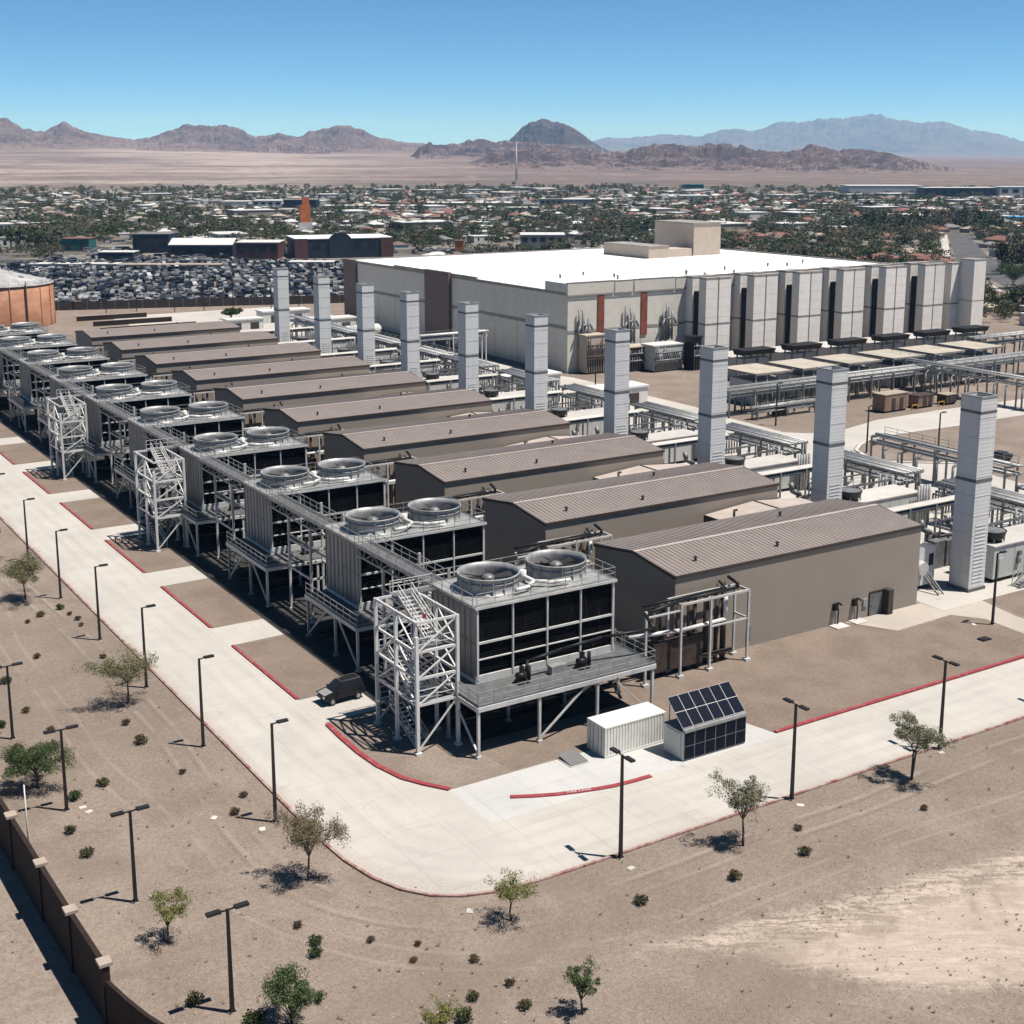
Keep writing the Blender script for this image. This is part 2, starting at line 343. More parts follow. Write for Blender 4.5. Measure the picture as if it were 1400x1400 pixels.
    for k, c in dict(c_white=(0.70, 0.70, 0.70), c_grey=(0.20, 0.20, 0.20), c_black=(0.016, 0.016, 0.018), c_navy=(0.022, 0.026, 0.050), c_silver=(0.44, 0.44, 0.44), c_red=(0.24, 0.025, 0.025)).items():
        M[k] = simple('car_paint_' + k[2:], c, 0.38, 0.0, var=0.03, spec=0.25)
    # ---- hills
    def rock(name, a, b, c, s, toe=0.85):
        n = NT(name, .68)
        f = n.noise(s, 6, 0.65, dist=0.5); f2 = n.noise(s * 7, 4, 0.7)
        col = n.mix(n.ramp(f, 0.35, 0.62), a, b)
        col = n.mix(n.math('MULTIPLY', n.ramp(f2, 0.48, 0.70), 0.75), col, c)
        nz = n.xyz(n.t.nodes['Geometry'].outputs['True Normal'])[2]      # alluvial fans on the gentle toe slopes
        fan = n.math('MULTIPLY', n.ramp(n.math('ADD', nz, n.math('MULTIPLY', n.math('SUBTRACT', f2, 0.5), 0.05)), 0.955, 0.992), toe)
        n.base(n.mix(fan, col, (0.25, 0.185, 0.158))); n.rough(0.95)
        return n.m
    M['rock'] = rock('red_brown_rock', (0.100, 0.070, 0.064), (0.185, 0.135, 0.118), (0.042, 0.033, 0.034), 0.0045)
    M['rockdark'] = rock('dark_basalt_rock', (0.050, 0.044, 0.044), (0.085, 0.070, 0.066), (0.030, 0.027, 0.029), 0.0040)
    M['rockmix'] = rock('maroon_rock', (0.062, 0.042, 0.040), (0.115, 0.076, 0.068), (0.024, 0.021, 0.024), 0.0065)
    M['rockfar'] = rock('far_grey_rock', (0.075, 0.066, 0.062), (0.12, 0.105, 0.095), (0.05, 0.045, 0.043), 0.0008, 0.3)
make_materials()

# ------------------------------------------------------------------ mesh building
class MB:
    def __init__(s): s.v = []; s.f = []; s.mi = []; s.sm = []
    def add(s, vs, fs, mi=0, sm=False):
        o = len(s.v); s.v += [tuple(p) for p in vs]
        for f in fs: s.f.append([i + o for i in f]); s.mi.append(mi); s.sm.append(sm)
        return s
    def box(s, x0, x1, y0, y1, z0, z1, mi=0):
        return s.add([(x0, y0, z0), (x1, y0, z0), (x1, y1, z0), (x0, y1, z0), (x0, y0, z1), (x1, y0, z1), (x1, y1, z1), (x0, y1, z1)],
              [(3, 2, 1, 0), (4, 5, 6, 7), (0, 1, 5, 4), (1, 2, 6, 5), (2, 3, 7, 6), (3, 0, 4, 7)], mi)
    def beam(s, p, q, w=0.1, h=None, mi=0):
        p = Vector(p); q = Vector(q); d = q - p
        if d.length < 1e-6: return s
        d.normalize(); h = h or w
        up = Vector((0, 0, 1)) if abs(d.z) < 0.95 else Vector((1, 0, 0))
        a = d.cross(up).normalized() * (w / 2); b = a.cross(d).normalized() * (h / 2)
        vs = [p - a - b, p + a - b, p + a + b, p - a + b, q - a - b, q + a - b, q + a + b, q - a + b]
        return s.add(vs, [(3, 2, 1, 0), (4, 5, 6, 7), (0, 1, 5, 4), (1, 2, 6, 5), (2, 3, 7, 6), (3, 0, 4, 7)], mi)
    def tube(s, p, q, r, r2=None, n=8, mi=0):
        p = Vector(p); q = Vector(q); d = (q - p).normalized(); r2 = r if r2 is None else r2
        up = Vector((0, 0, 1)) if abs(d.z) < 0.95 else Vector((1, 0, 0))
        a = d.cross(up).normalized(); b = d.cross(a)
        o = len(s.v)
        for c, rr in ((p, r), (q, r2)):
            for k in range(n):
                t = 2 * math.pi * k / n; s.v.append(tuple(c + (a * math.cos(t) + b * math.sin(t)) * rr))
        for k in range(n):
            j = (k + 1) % n; s.f.append([o + k, o + n + k, o + n + j, o + j]); s.mi.append(mi); s.sm.append(True)
        s.f.append([o + k for k in range(n)]); s.mi.append(mi); s.sm.append(False)
        s.f.append([o + n + k for k in reversed(range(n))]); s.mi.append(mi); s.sm.append(False)
        return s
    def path(s, pts, r, n=8, mi=0):
        for p, q in zip(pts[:-1], pts[1:]): s.tube(p, q, r, n=n, mi=mi)
        for p in pts[1:-1]: s.ball(p, r * 1.04, mi)
        return s
    def ball(s, c, r, mi=0, nu=8, nv=5, sz=1.0):
        prof = [(max(1e-4, r * math.sin(math.pi * k / nv)), -r * sz * math.cos(math.pi * k / nv)) for k in range(nv + 1)]
        return s.lathe(prof, c, nu, mi)
    def lathe(s, prof, c=(0, 0, 0), n=24, mi=0, smooth=True):
        o = len(s.v); m = len(prof)
        for r, z in prof:
            for k in range(n):
                t = 2 * math.pi * k / n; s.v.append((c[0] + r * math.cos(t), c[1] + r * math.sin(t), c[2] + z))
        for i in range(m - 1):
            for k in range(n):
                j = (k + 1) % n; s.f.append([o + i * n + k, o + i * n + j, o + (i + 1) * n + j, o + (i + 1) * n + k]); s.mi.append(mi); s.sm.append(smooth)
        return s
    def prism(s, pts, z0, z1, mi=0):
        n = len(pts); vs = [(x, y, z0) for x, y in pts] + [(x, y, z1) for x, y in pts]
        return s.add(vs, [tuple(reversed(range(n))), tuple(range(n, 2 * n))] + [(k, (k + 1) % n, n + (k + 1) % n, n + k) for k in range(n)], mi)
    def extr(s, prof, axis, a0, a1, mi=0):
        """profile in the two other axes, extruded along axis 'x' or 'y'; prof = [(h, z)]"""
        n = len(prof)
        f = (lambda h, z, a: (a, h, z)) if axis == 'x' else (lambda h, z, a: (h, a, z))
        vs = [f(h, z, a0) for h, z in prof] + [f(h, z, a1) for h, z in prof]
        return s.add(vs, [tuple(range(n)), tuple(reversed(range(n, 2 * n)))] + [(k, n + k, n + (k + 1) % n, (k + 1) % n) for k in range(n)], mi)
    def rail(s, pts, h=1.07, sp=1.9, w=0.05, mi=0, mid=True, toe=True):
        for p, q in zip(pts[:-1], pts[1:]):
            p = Vector(p); q = Vector(q); L = (q - p).length; k = max(1, round(L / sp)); up = Vector((0, 0, 1))
            s.beam(p + up * h, q + up * h, w, mi=mi)
            if mid: s.beam(p + up * h * 0.53, q + up * h * 0.53, w * 0.8, mi=mi)
            if toe: s.beam(p + up * 0.06, q + up * 0.06, w * 0.5, 0.12, mi=mi)
            for i in range(k + 1):
                c = p.lerp(q, i / k); s.beam(c, c + up * h, w, mi=mi)
        return s
    def mesh(s, name, mats):
        me = bpy.data.meshes.new(name); me.from_pydata(s.v, [], s.f)
        for m in mats: me.materials.append(M[m])
        me.polygons.foreach_set('material_index', s.mi); me.polygons.foreach_set('use_smooth', s.sm); me.update()
        return me
def obj(name, mb, mats, parent=None, loc=None, rz=0.0):
    if isinstance(mats, str): mats = [mats]
    me = mb.mesh(name, mats) if isinstance(mb, MB) else mb
    o = bpy.data.objects.new(name, me); COL.objects.link(o)
    if parent is not None: o.parent = parent
    if loc is not None: o.location = loc
    if rz: o.rotation_euler = (0, 0, rz)
    return o
def tag(o, label=None, cat=None, group=None, kind=None):
    if label: o['label'] = label
    if cat: o['category'] = cat
    if group: o['group'] = group
    if kind: o['kind'] = kind
    return o
def thing(name, label, cat, loc=(0, 0, 0), rz=0.0, group=None):
    o = bpy.data.objects.new(name, None); COL.objects.link(o)
    o.empty_display_size = 0.5; o.location = loc; o.rotation_euler = (0, 0, rz)
    return tag(o, label, cat, group)
KIDS = {}
def copy_tree(o, parent=None):
    c = o.copy(); COL.objects.link(c)
    if parent is not None: c.parent = parent
    for ch in list(o.children): copy_tree(ch, c)
    return c
def dup(o, loc, label, rz=None):
    c = copy_tree(o); c.location = loc
    if rz is not None: c.rotation_euler = (0, 0, rz)
    c['label'] = label; return c
ORD = ['nearest', 'second', 'third', 'fourth', 'fifth', 'sixth', 'seventh', 'eighth', 'ninth', 'tenth']
D = 21.4286

# ------------------------------------------------------------------ terrain
def lerp_tab(x, tab):
    if x <= tab[0][0]: return tab[0][1]
    for (a, b), (c, d) in zip(tab[:-1], tab[1:]):
        if x <= c: return b + (d - b) * (x - a) / (c - a)
    return tab[-1][1]
RISE = [(0.0, 0.021), (0.28, 0.021), (0.42, 0.0155), (0.60, 0.0135), (0.75, 0.007), (0.88, 0.001), (1.2, 0.001)]
def ground_z(x, y):
    dx, dy = x - CX, y - CYW; r = math.hypot(dx, dy)
    if r < 2200: return 0.0
    a = math.atan2(dx, dy)
    t = min(r, 7600.0) - 2200.0
    return lerp_tab(a, RISE) * (t * t / (t + 500.0))
def build_ground():
    radii = [0, 15, 40, 80, 150, 250, 400, 600, 900, 1300, 1700, 2100, 2400, 2800, 3300, 3900, 4600, 5400, 6300, 7200, 8200, 10000, 13000, 18000, 26000, 40000, 60000]
    n = 160; mb = MB(); vs = [(CX, CYW, 0)]
    for r in radii[1:]:
        for k in range(n):
            t = 2 * math.pi * k / n; x, y = CX + r * math.sin(t), CYW + r * math.cos(t)
            vs.append((x, y, ground_z(x, y)))
    fs = []
    for k in range(n): fs.append((0, 1 + (k + 1) % n, 1 + k))
    for i in range(len(radii) - 2):
        a, b = 1 + i * n, 1 + (i + 1) * n
        for k in range(n): j = (k + 1) % n; fs.append((a + k, a + j, b + j, b + k))
    mb.add(vs, fs, 0, True)
    tag(obj('ground', mb, 'ground'), kind='structure')
build_ground()

def build_hill(name, prof, R, depth, mat, seed, na=360, nd=64, crag=0.35, fscale=1.0):
    x0, x1 = prof[0][0], prof[-1][0]
    vs, fs = [], []
    for i in range(na + 1):
        px = x0 + (x1 - x0) * i / na
        py = lerp_tab(px, prof) - 1.5 * mnoise.fractal(Vector((px * .11, seed, 0)), .8, 2.0, 4)
        d = ray(px, py); hh = math.hypot(d.x, d.y); ux, uy = d.x / hh, d.y / hh
        top = CH + R * d.z / hh
        edge = min(1.0, min(i, na - i) / (na * 0.05))
        for j in range(nd + 1):
            t = -1 + 2 * j / nd
            r = R + t * depth
            x, y = CX + ux * r, CYW + uy * r
            g = ground_z(x, y) - 4
            H = max(0.0, top - ground_z(CX + ux * R, CYW + uy * R)) * edge
            s = (1 - abs(t)) ** 1.9
            nz = mnoise.Vector((x * fscale / 420.0 + seed, y * fscale / 420.0, seed * 1.7)) if False else Vector((x * fscale / 420.0 + seed, y * fscale / 420.0, seed * 1.7))
            rg = 1 - abs(mnoise.fractal(nz, 0.9, 2.1, 5)) * 1.6
            rg2 = mnoise.fractal(nz * 3.1, 0.9, 2.1, 4)
            bump = (rg - 0.55) * crag * 1.9 * H * s * (1.0 - 0.85 * s) + rg2 * 0.42 * crag * H * s * (1.02 - s * 0.9)
            vs.append((x, y, g + 4 * s + H * s + bump))
    w = nd + 1
    for i in range(na):
        for j in range(nd): fs.append((i * w + j, (i + 1) * w + j, (i + 1) * w + j + 1, i * w + j + 1))
    mb = MB().add(vs, fs, 0, False)
    tag(obj(name, mb, mat), kind='structure')
build_hill('far_mountain_range', [(760, 206), (800, 195), (830, 189), (870, 188), (900, 186), (925, 184), (960, 186), (980, 180), (1005, 178), (1030, 180), (1045, 175), (1065, 168), (1090, 170), (1110, 166), (1130, 162), (1160, 164), (1200, 161), (1225, 166), (1250, 170), (1275, 168), (1290, 166), (1310, 172), (1330, 180), (1345, 179), (1365, 183), (1390, 190), (1430, 200), (1500, 206), (1600, 208)], 21000, 5200, 'rockfar', 3.1, 420, 60, 0.8, 0.30)
build_hill('left_hills', [(-160, 190), (-60, 172), (0, 164), (10, 164), (30, 177), (60, 181), (87, 168), (105, 177), (130, 184), (180, 191), (205, 188), (250, 174), (275, 173), (300, 172), (325, 177), (350, 188), (365, 187), (380, 184), (410, 188), (422, 182), (435, 180), (470, 173), (490, 177), (520, 190), (545, 194), (580, 197), (640, 202), (700, 205)], 6800, 1700, 'rock', 7.7, 520, 80, 0.95, 1.7)
build_hill('dark_foothill', [(150, 209), (175, 204), (200, 202), (235, 201), (270, 205), (300, 209), (340, 207), (375, 203), (395, 199), (420, 197), (440, 202), (460, 209)], 5600, 620, 'rockmix', 12.2, 200, 40, 0.9, 2.0)
build_hill('rocky_low_ridge', [(560, 208), (575, 200), (583, 198), (587, 196), (593, 199), (606, 198), (617, 195), (628, 196), (640, 194), (655, 193), (680, 194), (705, 193), (730, 192), (760, 196), (800, 202), (830, 207)], 5000, 800, 'rockmix', 15.3, 300, 50, 0.95, 2.2)
build_hill('dark_mound', [(680, 205), (692, 197), (702, 187), (712, 177), (725, 168), (740, 163), (755, 166), (770, 168), (783, 175), (800, 187), (815, 197), (830, 205), (842, 210)], 6000, 800, 'rockdark', 21.9, 240, 60, 0.5, 2.4)
build_hill('maroon_ridge', [(640, 212), (700, 205), (740, 203), (780, 205), (800, 206), (830, 209), (858, 208), (862, 203), (880, 200), (905, 199), (935, 200), (950, 203), (965, 199), (1000, 197), (1015, 199), (1030, 204), (1055, 207), (1080, 208), (1098, 204), (1108, 199), (1118, 201), (1132, 205), (1150, 206), (1180, 205), (1210, 209), (1240, 217), (1270, 224), (1300, 230), (1330, 236)], 3900, 1000, 'rockmix', 31.4, 520, 80, 0.95, 3.0)

# ------------------------------------------------------------------ roads, pads, kerbs
def sheet(name, pts, z, mat):
    mb = MB().add([(x, y, z) for x, y in pts], [tuple(range(len(pts)))])
    return tag(obj(name, mb, mat), kind='structure')
OUT = [(-41.2, 330), (-41.2, -8), (-41.15, -12.8), (-40.95, -16.0), (-40.4, -18.9), (-39.5, -21.1), (-38.2, -22.8), (-36.6, -23.9), (-34.6, -24.6), (-31.5, -24.95), (-28, -25.0), (240, -24.8)]
INN = [(-30.0, -10.72), (-31.2, -8.9), (-32.1, -7.2), (-32.75, -4.3), (-32.95, -1.4), (-32.9, 2.0), (-32.75, 4.9)]
road = OUT + [(240, -16.1), (-2.4, -16.3), (-2.4, -16.8), (-30.0, -16.8)] + INN + [(-32.85, 330)]
sheet('concrete_road', road, 0.006, 'concrete')
sheet('equipment_pad', [(-30.0, -16.8), (-2.4, -16.8), (-2.4, -16.3), (-3.7, -10.75), (-30.0, -10.72)], 0.007, 'pad')
for i in range(11):
    y0 = 5.4 + D * i
    sheet('driveway', [(-32.85, y0), (-25.2, y0 + 0.3), (-25.2, y0 + 5.6), (-32.85, y0 + 5.6)], 0.0065, 'concrete')
sheet('yard_paving', [(33.5, -4.3), (39.5, -2.95), (62, -2.9), (66, -8), (84, -8), (84, 24), (86.9, 27), (88.8, 42), (80.7, 48.3), (80, 51.5), (83, 57.3), (86.6, 59.9), (91.2, 61.9), (98, 62.6), (114, 62), (240, 62), (240, 70.5), (150, 72.5), (122, 73.4), (105, 72.9), (94, 69.9), (87, 70.6), (83.6, 73.6), (84.3, 91.9), (86, 100), (86, 140), (84, 146), (84, 300), (33.5, 300)], 0.006, 'concrete')
sheet('door_path', [(22.2, -0.08), (24.8, -4.65), (33.0, -4.25), (35.0, -7.0), (34.4, -15.95), (38.2, -15.95), (38.4, -8.0), (39.5, -2.95), (33.5, -2.95), (33.3, -0.1)], 0.010, 'path')
sheet('gravel_bed', [(40.3, -3.3), (62, -3.3), (66, -8.5), (66, -15.9), (39.2, -15.9), (39.2, -8.0)], 0.010, 'gravel')
sheet('tower_apron', [(-27.3, 0.35), (-5.5, 0.35), (-5.5, 215), (-27.3, 215)], 0.014, 'apron')  # dark ground sheets standing in for the shade below the towers
sheet('tower_apron', [(-24.2, -4.6), (-9.0, -4.6), (-9.0, 0.35), (-24.2, 0.35)], 0.014, 'apron')  # dark ground sheet standing in for the shade below the towers
sheet('inner_gravel', [(-2.3, -16.05), (34.2, -15.95), (34.8, -7.2), (33, -4.5), (24.9, -4.85), (22.1, 0.3), (-24.5, 0.3), (-24.5, -10.5), (-3.6, -10.6)], 0.003, 'gravel')
for i in range(10):
    y0 = 11.2 + D * i
    sheet('gravel_island', [(-32.6, y0), (-26, y0 + 0.2), (-26, y0 + 15.2), (-32.6, y0 + 15.4)], 0.012, 'gravel')
def kerb(pts, w=0.22, h=0.14, mat='red', z=0.0):
    """a raised kerb swept along a line; tops and sides are real faces"""
    mb = MB(); n = len(pts); L = []; R = []
    for i, (x, y) in enumerate(pts):
        a = Vector(pts[max(0, i - 1)]); b = Vector(pts[min(n - 1, i + 1)])
        d = (b - a).normalized(); nx, ny = -d.y * w / 2, d.x * w / 2
        L.append((x + nx, y + ny)); R.append((x - nx, y - ny))
    vs = [(x, y, z) for x, y in L] + [(x, y, z) for x, y in R] + [(x, y, z + h) for x, y in L] + [(x, y, z + h) for x, y in R]
    fs = []
    for i in range(n - 1):
        fs += [(2 * n + i, 3 * n + i, 3 * n + i + 1, 2 * n + i + 1), (i, 2 * n + i, 2 * n + i + 1, i + 1), (n + i + 1, 3 * n + i + 1, 3 * n + i, n + i)]
    fs += [(0, n, 3 * n, 2 * n), (n - 1, 3 * n - 1, 4 * n - 1, 2 * n - 1)]
    mb.add(vs, fs)
    return tag(obj('road_kerb', mb, mat), kind='structure')
kerb([(-41.31, 330), (-41.31, -8), (-41.27, -12.8), (-41.07, -16.05), (-40.5, -18.95), (-39.6, -21.2), (-38.3, -22.92), (-36.66, -24.02), (-34.62, -24.72), (-31.5, -25.07), (-28, -25.12)], mat='redfade')
kerb([(-27.9, -25.12), (60, -25.05), (240, -24.92)], w=0.2, mat='redfade')
kerb(INN, w=0.42)
kerb([(-2.35, -16.1), (34.2, -15.95)], w=0.36)
kerb([(38.4, -15.95), (120, -15.95)], w=0.36)
for i in range(10):
    y0 = 11.2 + D * i
    kerb([(-32.75, y0), (-32.75, y0 + 15.4)], w=0.28)
line = [(-26.8, -14.15), (-25.2, -14.98), (-23.7, -15.62), (-22.07, -16.13), (-20.6, -16.52), (-19.2, -16.80), (-17.6, -16.93), (-15.9, -16.95)]
kerb(line, w=0.42, h=0.10)
kerb([(114, 61.6), (98, 62.2), (91.3, 61.5), (86.9, 59.5), (83.4, 57.0), (80.5, 51.5), (81.0, 48.6), (89.1, 42.1)], w=0.5, mat='stone')
# the small white lettering on the red kerb beside the pad
fc = bpy.data.curves.new('kerb_lettering', 'FONT'); fc.body = 'FIRE LANE'; fc.size = 0.34; fc.extrude = 0.002; fc.align_x = 'CENTER'; fc.align_y = 'CENTER'; fc.space_character = 1.25
fo = bpy.data.objects.new('kerb_lettering', fc); COL.objects.link(fo); fc.materials.append(M['white'])
fo.location = (-22.0, -16.14, 0.106); fo.rotation_euler = (0, 0, math.atan2(-0.42, 1.5)); tag(fo, kind='structure')

# ------------------------------------------------------------------ block wall at the near left
def build_wall():
    t = thing('block_wall', 'dark brown block wall along the left edge with pale capped pillars', 'wall')
    pts = [(-60.9, 45.0), (-60.45, 20.0), (-60.18, 2.2), (-60.0, -5.0), (-59.85, -12.3), (-59.7, -18.7), (-59.5, -24.9)]
    H = 3.6
    for k, (p, q) in enumerate(zip(pts[:-1], pts[1:])):
        a = MB()
        a.beam((p[0], p[1], H / 2), (q[0], q[1], H / 2), 0.22, H)
        obj('wall_panel', a, 'block', t)
        b = MB(); b.beam((p[0], p[1], H + 0.05), (q[0], q[1], H + 0.05), 0.30, 0.1)
        obj('coping', b, 'block', t)
    for p in pts[1:]:
        a = MB().box(p[0] - 0.2, p[0] + 0.2, p[1] - 0.3, p[1] + 0.3, 0, H + 0.12)
        pl = obj('pillar', a, 'block', t)
        obj('pillar_cap', MB().box(p[0] - 0.36, p[0] + 0.36, p[1] - 0.40, p[1] + 0.40, H + 0.12, H + 0.3), 'capstone', pl)
    c = [(-59.5, -25.3), (-59.1, -27.4), (-58.6, -29.4), (-57.9, -31.4), (-57.0, -33.2), (-55.8, -35.4), (-54, -38)]
    a = MB()
    for p, q in zip(c[:-1], c[1:]): a.beam((p[0], p[1], 1.45), (q[0], q[1], 1.45), 0.22, 2.9)
    obj('wall_panel', a, 'block', t)
build_wall()
t = thing('flag_pole', 'thin white pole standing behind the second pillar of the brown wall', 'pole', (-58.9, -4.4, 0))
obj('shaft', MB().tube((0, 0, 0), (0, 0, 5.4), 0.055, 0.045), 'white', t)
obj('base_plate', MB().box(-0.2, 0.2, -0.2, 0.2, 0, 0.12), 'stone', t)

# ------------------------------------------------------------------ the row of cooling towers
TU, TV = -23.3, -3.5
def make_cooling_tower():
    t = thing('cooling_tower', '', 'cooling tower', (TU, TV, 0), group='cooling towers on stilts in a long row')
    X, Y, ZB, ZT, ZP = 13.7, 7.3, 4.75, 11.0, 4.4
    # casing: the two end walls of ribbed panels
    for xa, xb, xo in ((0, 0.10, -0.07), (X - 0.10, X, X)):
        a = MB().box(xa, xb, 0, Y, ZB, ZT - 0.25)
        for k in range(9):
            y = 0.06 + k * (Y - 0.12) / 8
            a.box(xo, xo + .07, y - 0.05, y + 0.05, ZB, ZT - 0.3)
        xs = -0.085 if xa == 0 else X + .071
        for z in (7.75, ZT - 0.45): a.box(xs, xs + .014, 0, Y, z - 0.05, z + 0.05)
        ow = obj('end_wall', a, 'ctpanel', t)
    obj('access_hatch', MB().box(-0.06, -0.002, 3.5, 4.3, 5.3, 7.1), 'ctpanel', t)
    for y0, y1 in ((0.16, 0.26), (Y - 0.26, Y - 0.16)):
        obj('fill_panel', MB().box(0.12, X - 0.12, y0, y1, 5.25, ZT - 0.28), 'fill', t)
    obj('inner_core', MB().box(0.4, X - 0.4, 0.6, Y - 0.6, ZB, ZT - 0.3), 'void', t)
    # frame of posts and beams over the two long sides
    for yy in (0.02, Y - 0.02):
        a = MB()
        for k in range(5):
            x = 0.10 + k * (X - 0.2) / 4; w = .09 if k in (0, 4) else .065
            a.box(x - w, x + w, yy - 0.09, yy + 0.09, ZB, ZT - 0.26)
        for z, w in ((7.85, 0.09), (6.45, 0.045)): a.box(0.02, X - 0.02, yy - 0.07, yy + 0.07, z - w, z + w)
        obj('side_frame', a, 'steel', t)
    a = MB().box(-0.08, X + 0.08, -0.02, 0.14, 4.42, 5.1).box(-0.08, X + 0.08, Y - 0.14, Y + 0.02, 4.42, 5.1).box(-0.08, 0.1, 0.15, Y - 0.15, 4.42, 4.74).box(X - 0.1, X + 0.08, 0.15, Y - 0.15, 4.42, 4.74)
    obj('basin', a, 'steel', t)
    a = MB().box(-0.18, X + 0.18, -0.20, Y + 0.20, ZT - 0.24, ZT - 0.02)
    obj('roof_edge', a, 'steel', t)
    obj('roof_deck', MB().box(-0.1, X + 0.1, -0.12, Y + 0.12, ZT - 0.018, ZT + 0.012), 'galv', t)
    obj('roof_railing', MB().rail([(X, -0.1, ZT), (0, -0.1, ZT)], 1.07, 1.7).rail([(0, Y, ZT), (X, Y, ZT), (X, -0.1, ZT)], 1.07, 1.8), 'galv', t)
    # the two fan drums
    R = 2.55
    for cx in (3.35, 10.15):
        cy = Y / 2
        d = MB().lathe([(R + .16, 0.0), (R + .16, 0.10), (R + .02, 0.12), (R - .06, 0.55), (R - .10, 0.90), (R + .04, 0.92), (R + .04, 1.00), (R - .08, 1.02), (R + .02, 1.38), (R + .12, 1.40), (R + .12, 1.50), (R - .01, 1.50), (R - .11, 1.05), (R - .11, 0.35)], (cx, cy, ZT), 40)
        for k in range(16):
            an = 2 * math.pi * k / 16; c, s = math.cos(an), math.sin(an)
            d.beam((cx + (R + .0) * c, cy + (R + .0) * s, ZT + 0.1), (cx + (R + .07) * c, cy + (R + .07) * s, ZT + 1.42), 0.07)
        dr = obj('fan_drum', d, 'galv', t)
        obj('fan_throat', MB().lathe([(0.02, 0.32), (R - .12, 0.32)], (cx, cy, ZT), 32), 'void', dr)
        b = MB()
        for k in range(6):
            an = 2 * math.pi * (k + 0.3 * (cx > 5)) / 6; c, s = math.cos(an), math.sin(an); w = 0.30
            p0 = Vector((cx + 0.3 * c, cy + 0.3 * s, ZT + 0.86)); p1 = Vector((cx + (R - .25) * c, cy + (R - .25) * s, ZT + 0.86)); q = Vector((-s, c, 0.42))
            v = [p0 - q * w * .7, p0 + q * w * .7, p1 + q * w, p1 - q * w]
            v2 = [x + Vector((0, 0, 0.05)) for x in v]
            b.add(v + v2, [(3, 2, 1, 0), (4, 5, 6, 7), (0, 1, 5, 4), (1, 2, 6, 5), (2, 3, 7, 6), (3, 0, 4, 7)])
        obj('fan_blades', b, 'black', dr)
        obj('fan_hub', MB().lathe([(0.55, 0.70), (0.55, 1.0), (0.30, 1.18), (0.01, 1.2)], (cx, cy, ZT), 16).tube((cx, cy, ZT + 0.32), (cx, cy, ZT + .8), 0.2), 'galvdark', dr)
    # white water pipes on the deck
    a = MB().path([(6.75, Y + .2, ZT + .5), (6.75, 5.6, ZT + .5), (6.75, 1.9, ZT + .5), (5.6, 1.0, ZT + .45), (4.2, 0.75, ZT + .45)], 0.17)
    a.path([(6.75, 1.9, ZT + .5), (8.0, 0.95, ZT + .45), (9.6, 0.7, ZT + .45)], 0.17)
    a.tube((6.75, 3.6, ZT), (6.75, 3.6, ZT + 1.0), 0.3)
    obj('deck_pipe', a, 'white', t)
    # access platform
    PX0, PX1, PY0, PY1 = -2.2, 15.3, -3.85, Y + 0.3
    a = MB().box(PX0, PX1, PY0, -0.03, ZP - .12, ZP).box(PX0, -0.1, -0.03, PY1, ZP - .12, ZP).box(X + .1, PX1, -0.03, PY1, ZP - .12, ZP)
    pf = obj('platform', a, 'deck', t)
    e = MB()
    for p, q in (((PX0, PY0), (PX1, PY0)), ((PX0, PY0), (PX0, PY1)), ((PX0, PY1), (PX1, PY1)), ((PX1, PY0), (PX1, PY1)), ((PX0, -0.4), (PX1, -0.4)), ((PX0, 3.6), (PX1, 3.6))):
        e.beam((p[0], p[1], ZP - .32), (q[0], q[1], ZP - .32), 0.20, 0.38)
    for k in range(8): x = PX0 + .3 + k * 2.4; e.beam((x, PY0, ZP - .34), (x, PY1, ZP - .34), 0.14, 0.3)
    obj('edge_beam', e, 'steel', pf)
    obj('platform_railing', MB().rail([(PX1, PY1, ZP), (PX1, PY0 + .05, ZP), (PX0 + .05, PY0 + .05, ZP), (PX0 + .05, PY1, ZP)], 1.07, 1.5), 'galv', pf)
    for y in (PY0 + .1, 1.0, Y):
        for k in range(4):
            x = PX0 + 0.1 + k * 5.72
            l = MB().box(x - .11, x + .11, y - .11, y + .11, 0.2, ZP - .5)
            l.box(x - .22, x + .22, y - .22, y + .22, 0.0, 0.2)
            obj('leg', l, 'steel' if y < 0 else 'galv', t)
    bm = lambda p, q: obj('brace', MB().beam(p, q, 0.14), 'steel', t)
    bm((PX0 + 5.9, PY0 + .1, 0.35), (PX0 + 10.5, PY0 + .1, ZP - .5)); bm((PX0 + .1, PY0 + .2, 0.35), (PX0 + .1, 0.3, ZP - .55))
    bm((PX0 + 16.9, PY0 + .1, .35), (PX0 + 13.1, PY0 + .1, ZP - .5)); bm((PX0 + .1, Y - .1, .35), (PX0 + .1, 3.0, ZP - .55)); bm((PX0 + 11.6, 0.9, 0.35), (PX0 + 11.6, PY0 + .3, ZP - .5))
    # pumps, dark header pipe and ground pipes in the shade
    a = MB().path([(16.2, -2.2, 6.7), (11.5, -1.2, 6.55), (7.4, -1.15, 6.3), (4.2, -1.1, 5.9), (3.9, -1.1, 4.6)], 0.14)
    obj('header_pipe', a, 'black', t)
    for x in (3.3, 9.3):
        a = MB().box(x - .5, x + .5, -2.0, -1.2, ZP, ZP + .25).tube((x - .45, -1.6, ZP + .62), (x + .35, -1.6, ZP + .62), 0.33, n=10).box(x - .15, x + .15, -1.75, -1.45, ZP + .9, ZP + 1.45).tube((x + .7, -1.6, ZP), (x + .7, -1.6, ZP + 1.3), .16)
        obj('pump', a, 'black', t)
    a = MB().box(6.2, 7.7, -1.7, -1.0, ZP, ZP + 0.75); obj('control_box', a, 'galv', t)
    a = MB()
    for k, y in enumerate((1.4, 3.0, 4.6, 6.2)): a.tube((-1.6, y, 0.7), (X + 1, y, 0.7), 0.28 + .06 * (k % 2))
    for x in (1.5, 4.5, 7.5, 10.5): a.tube((x, 3.2, .5), (x, 3.2, 4.4), .35).box(x - .8, x + .8, 2.0, 5.4, 0.0, .5)
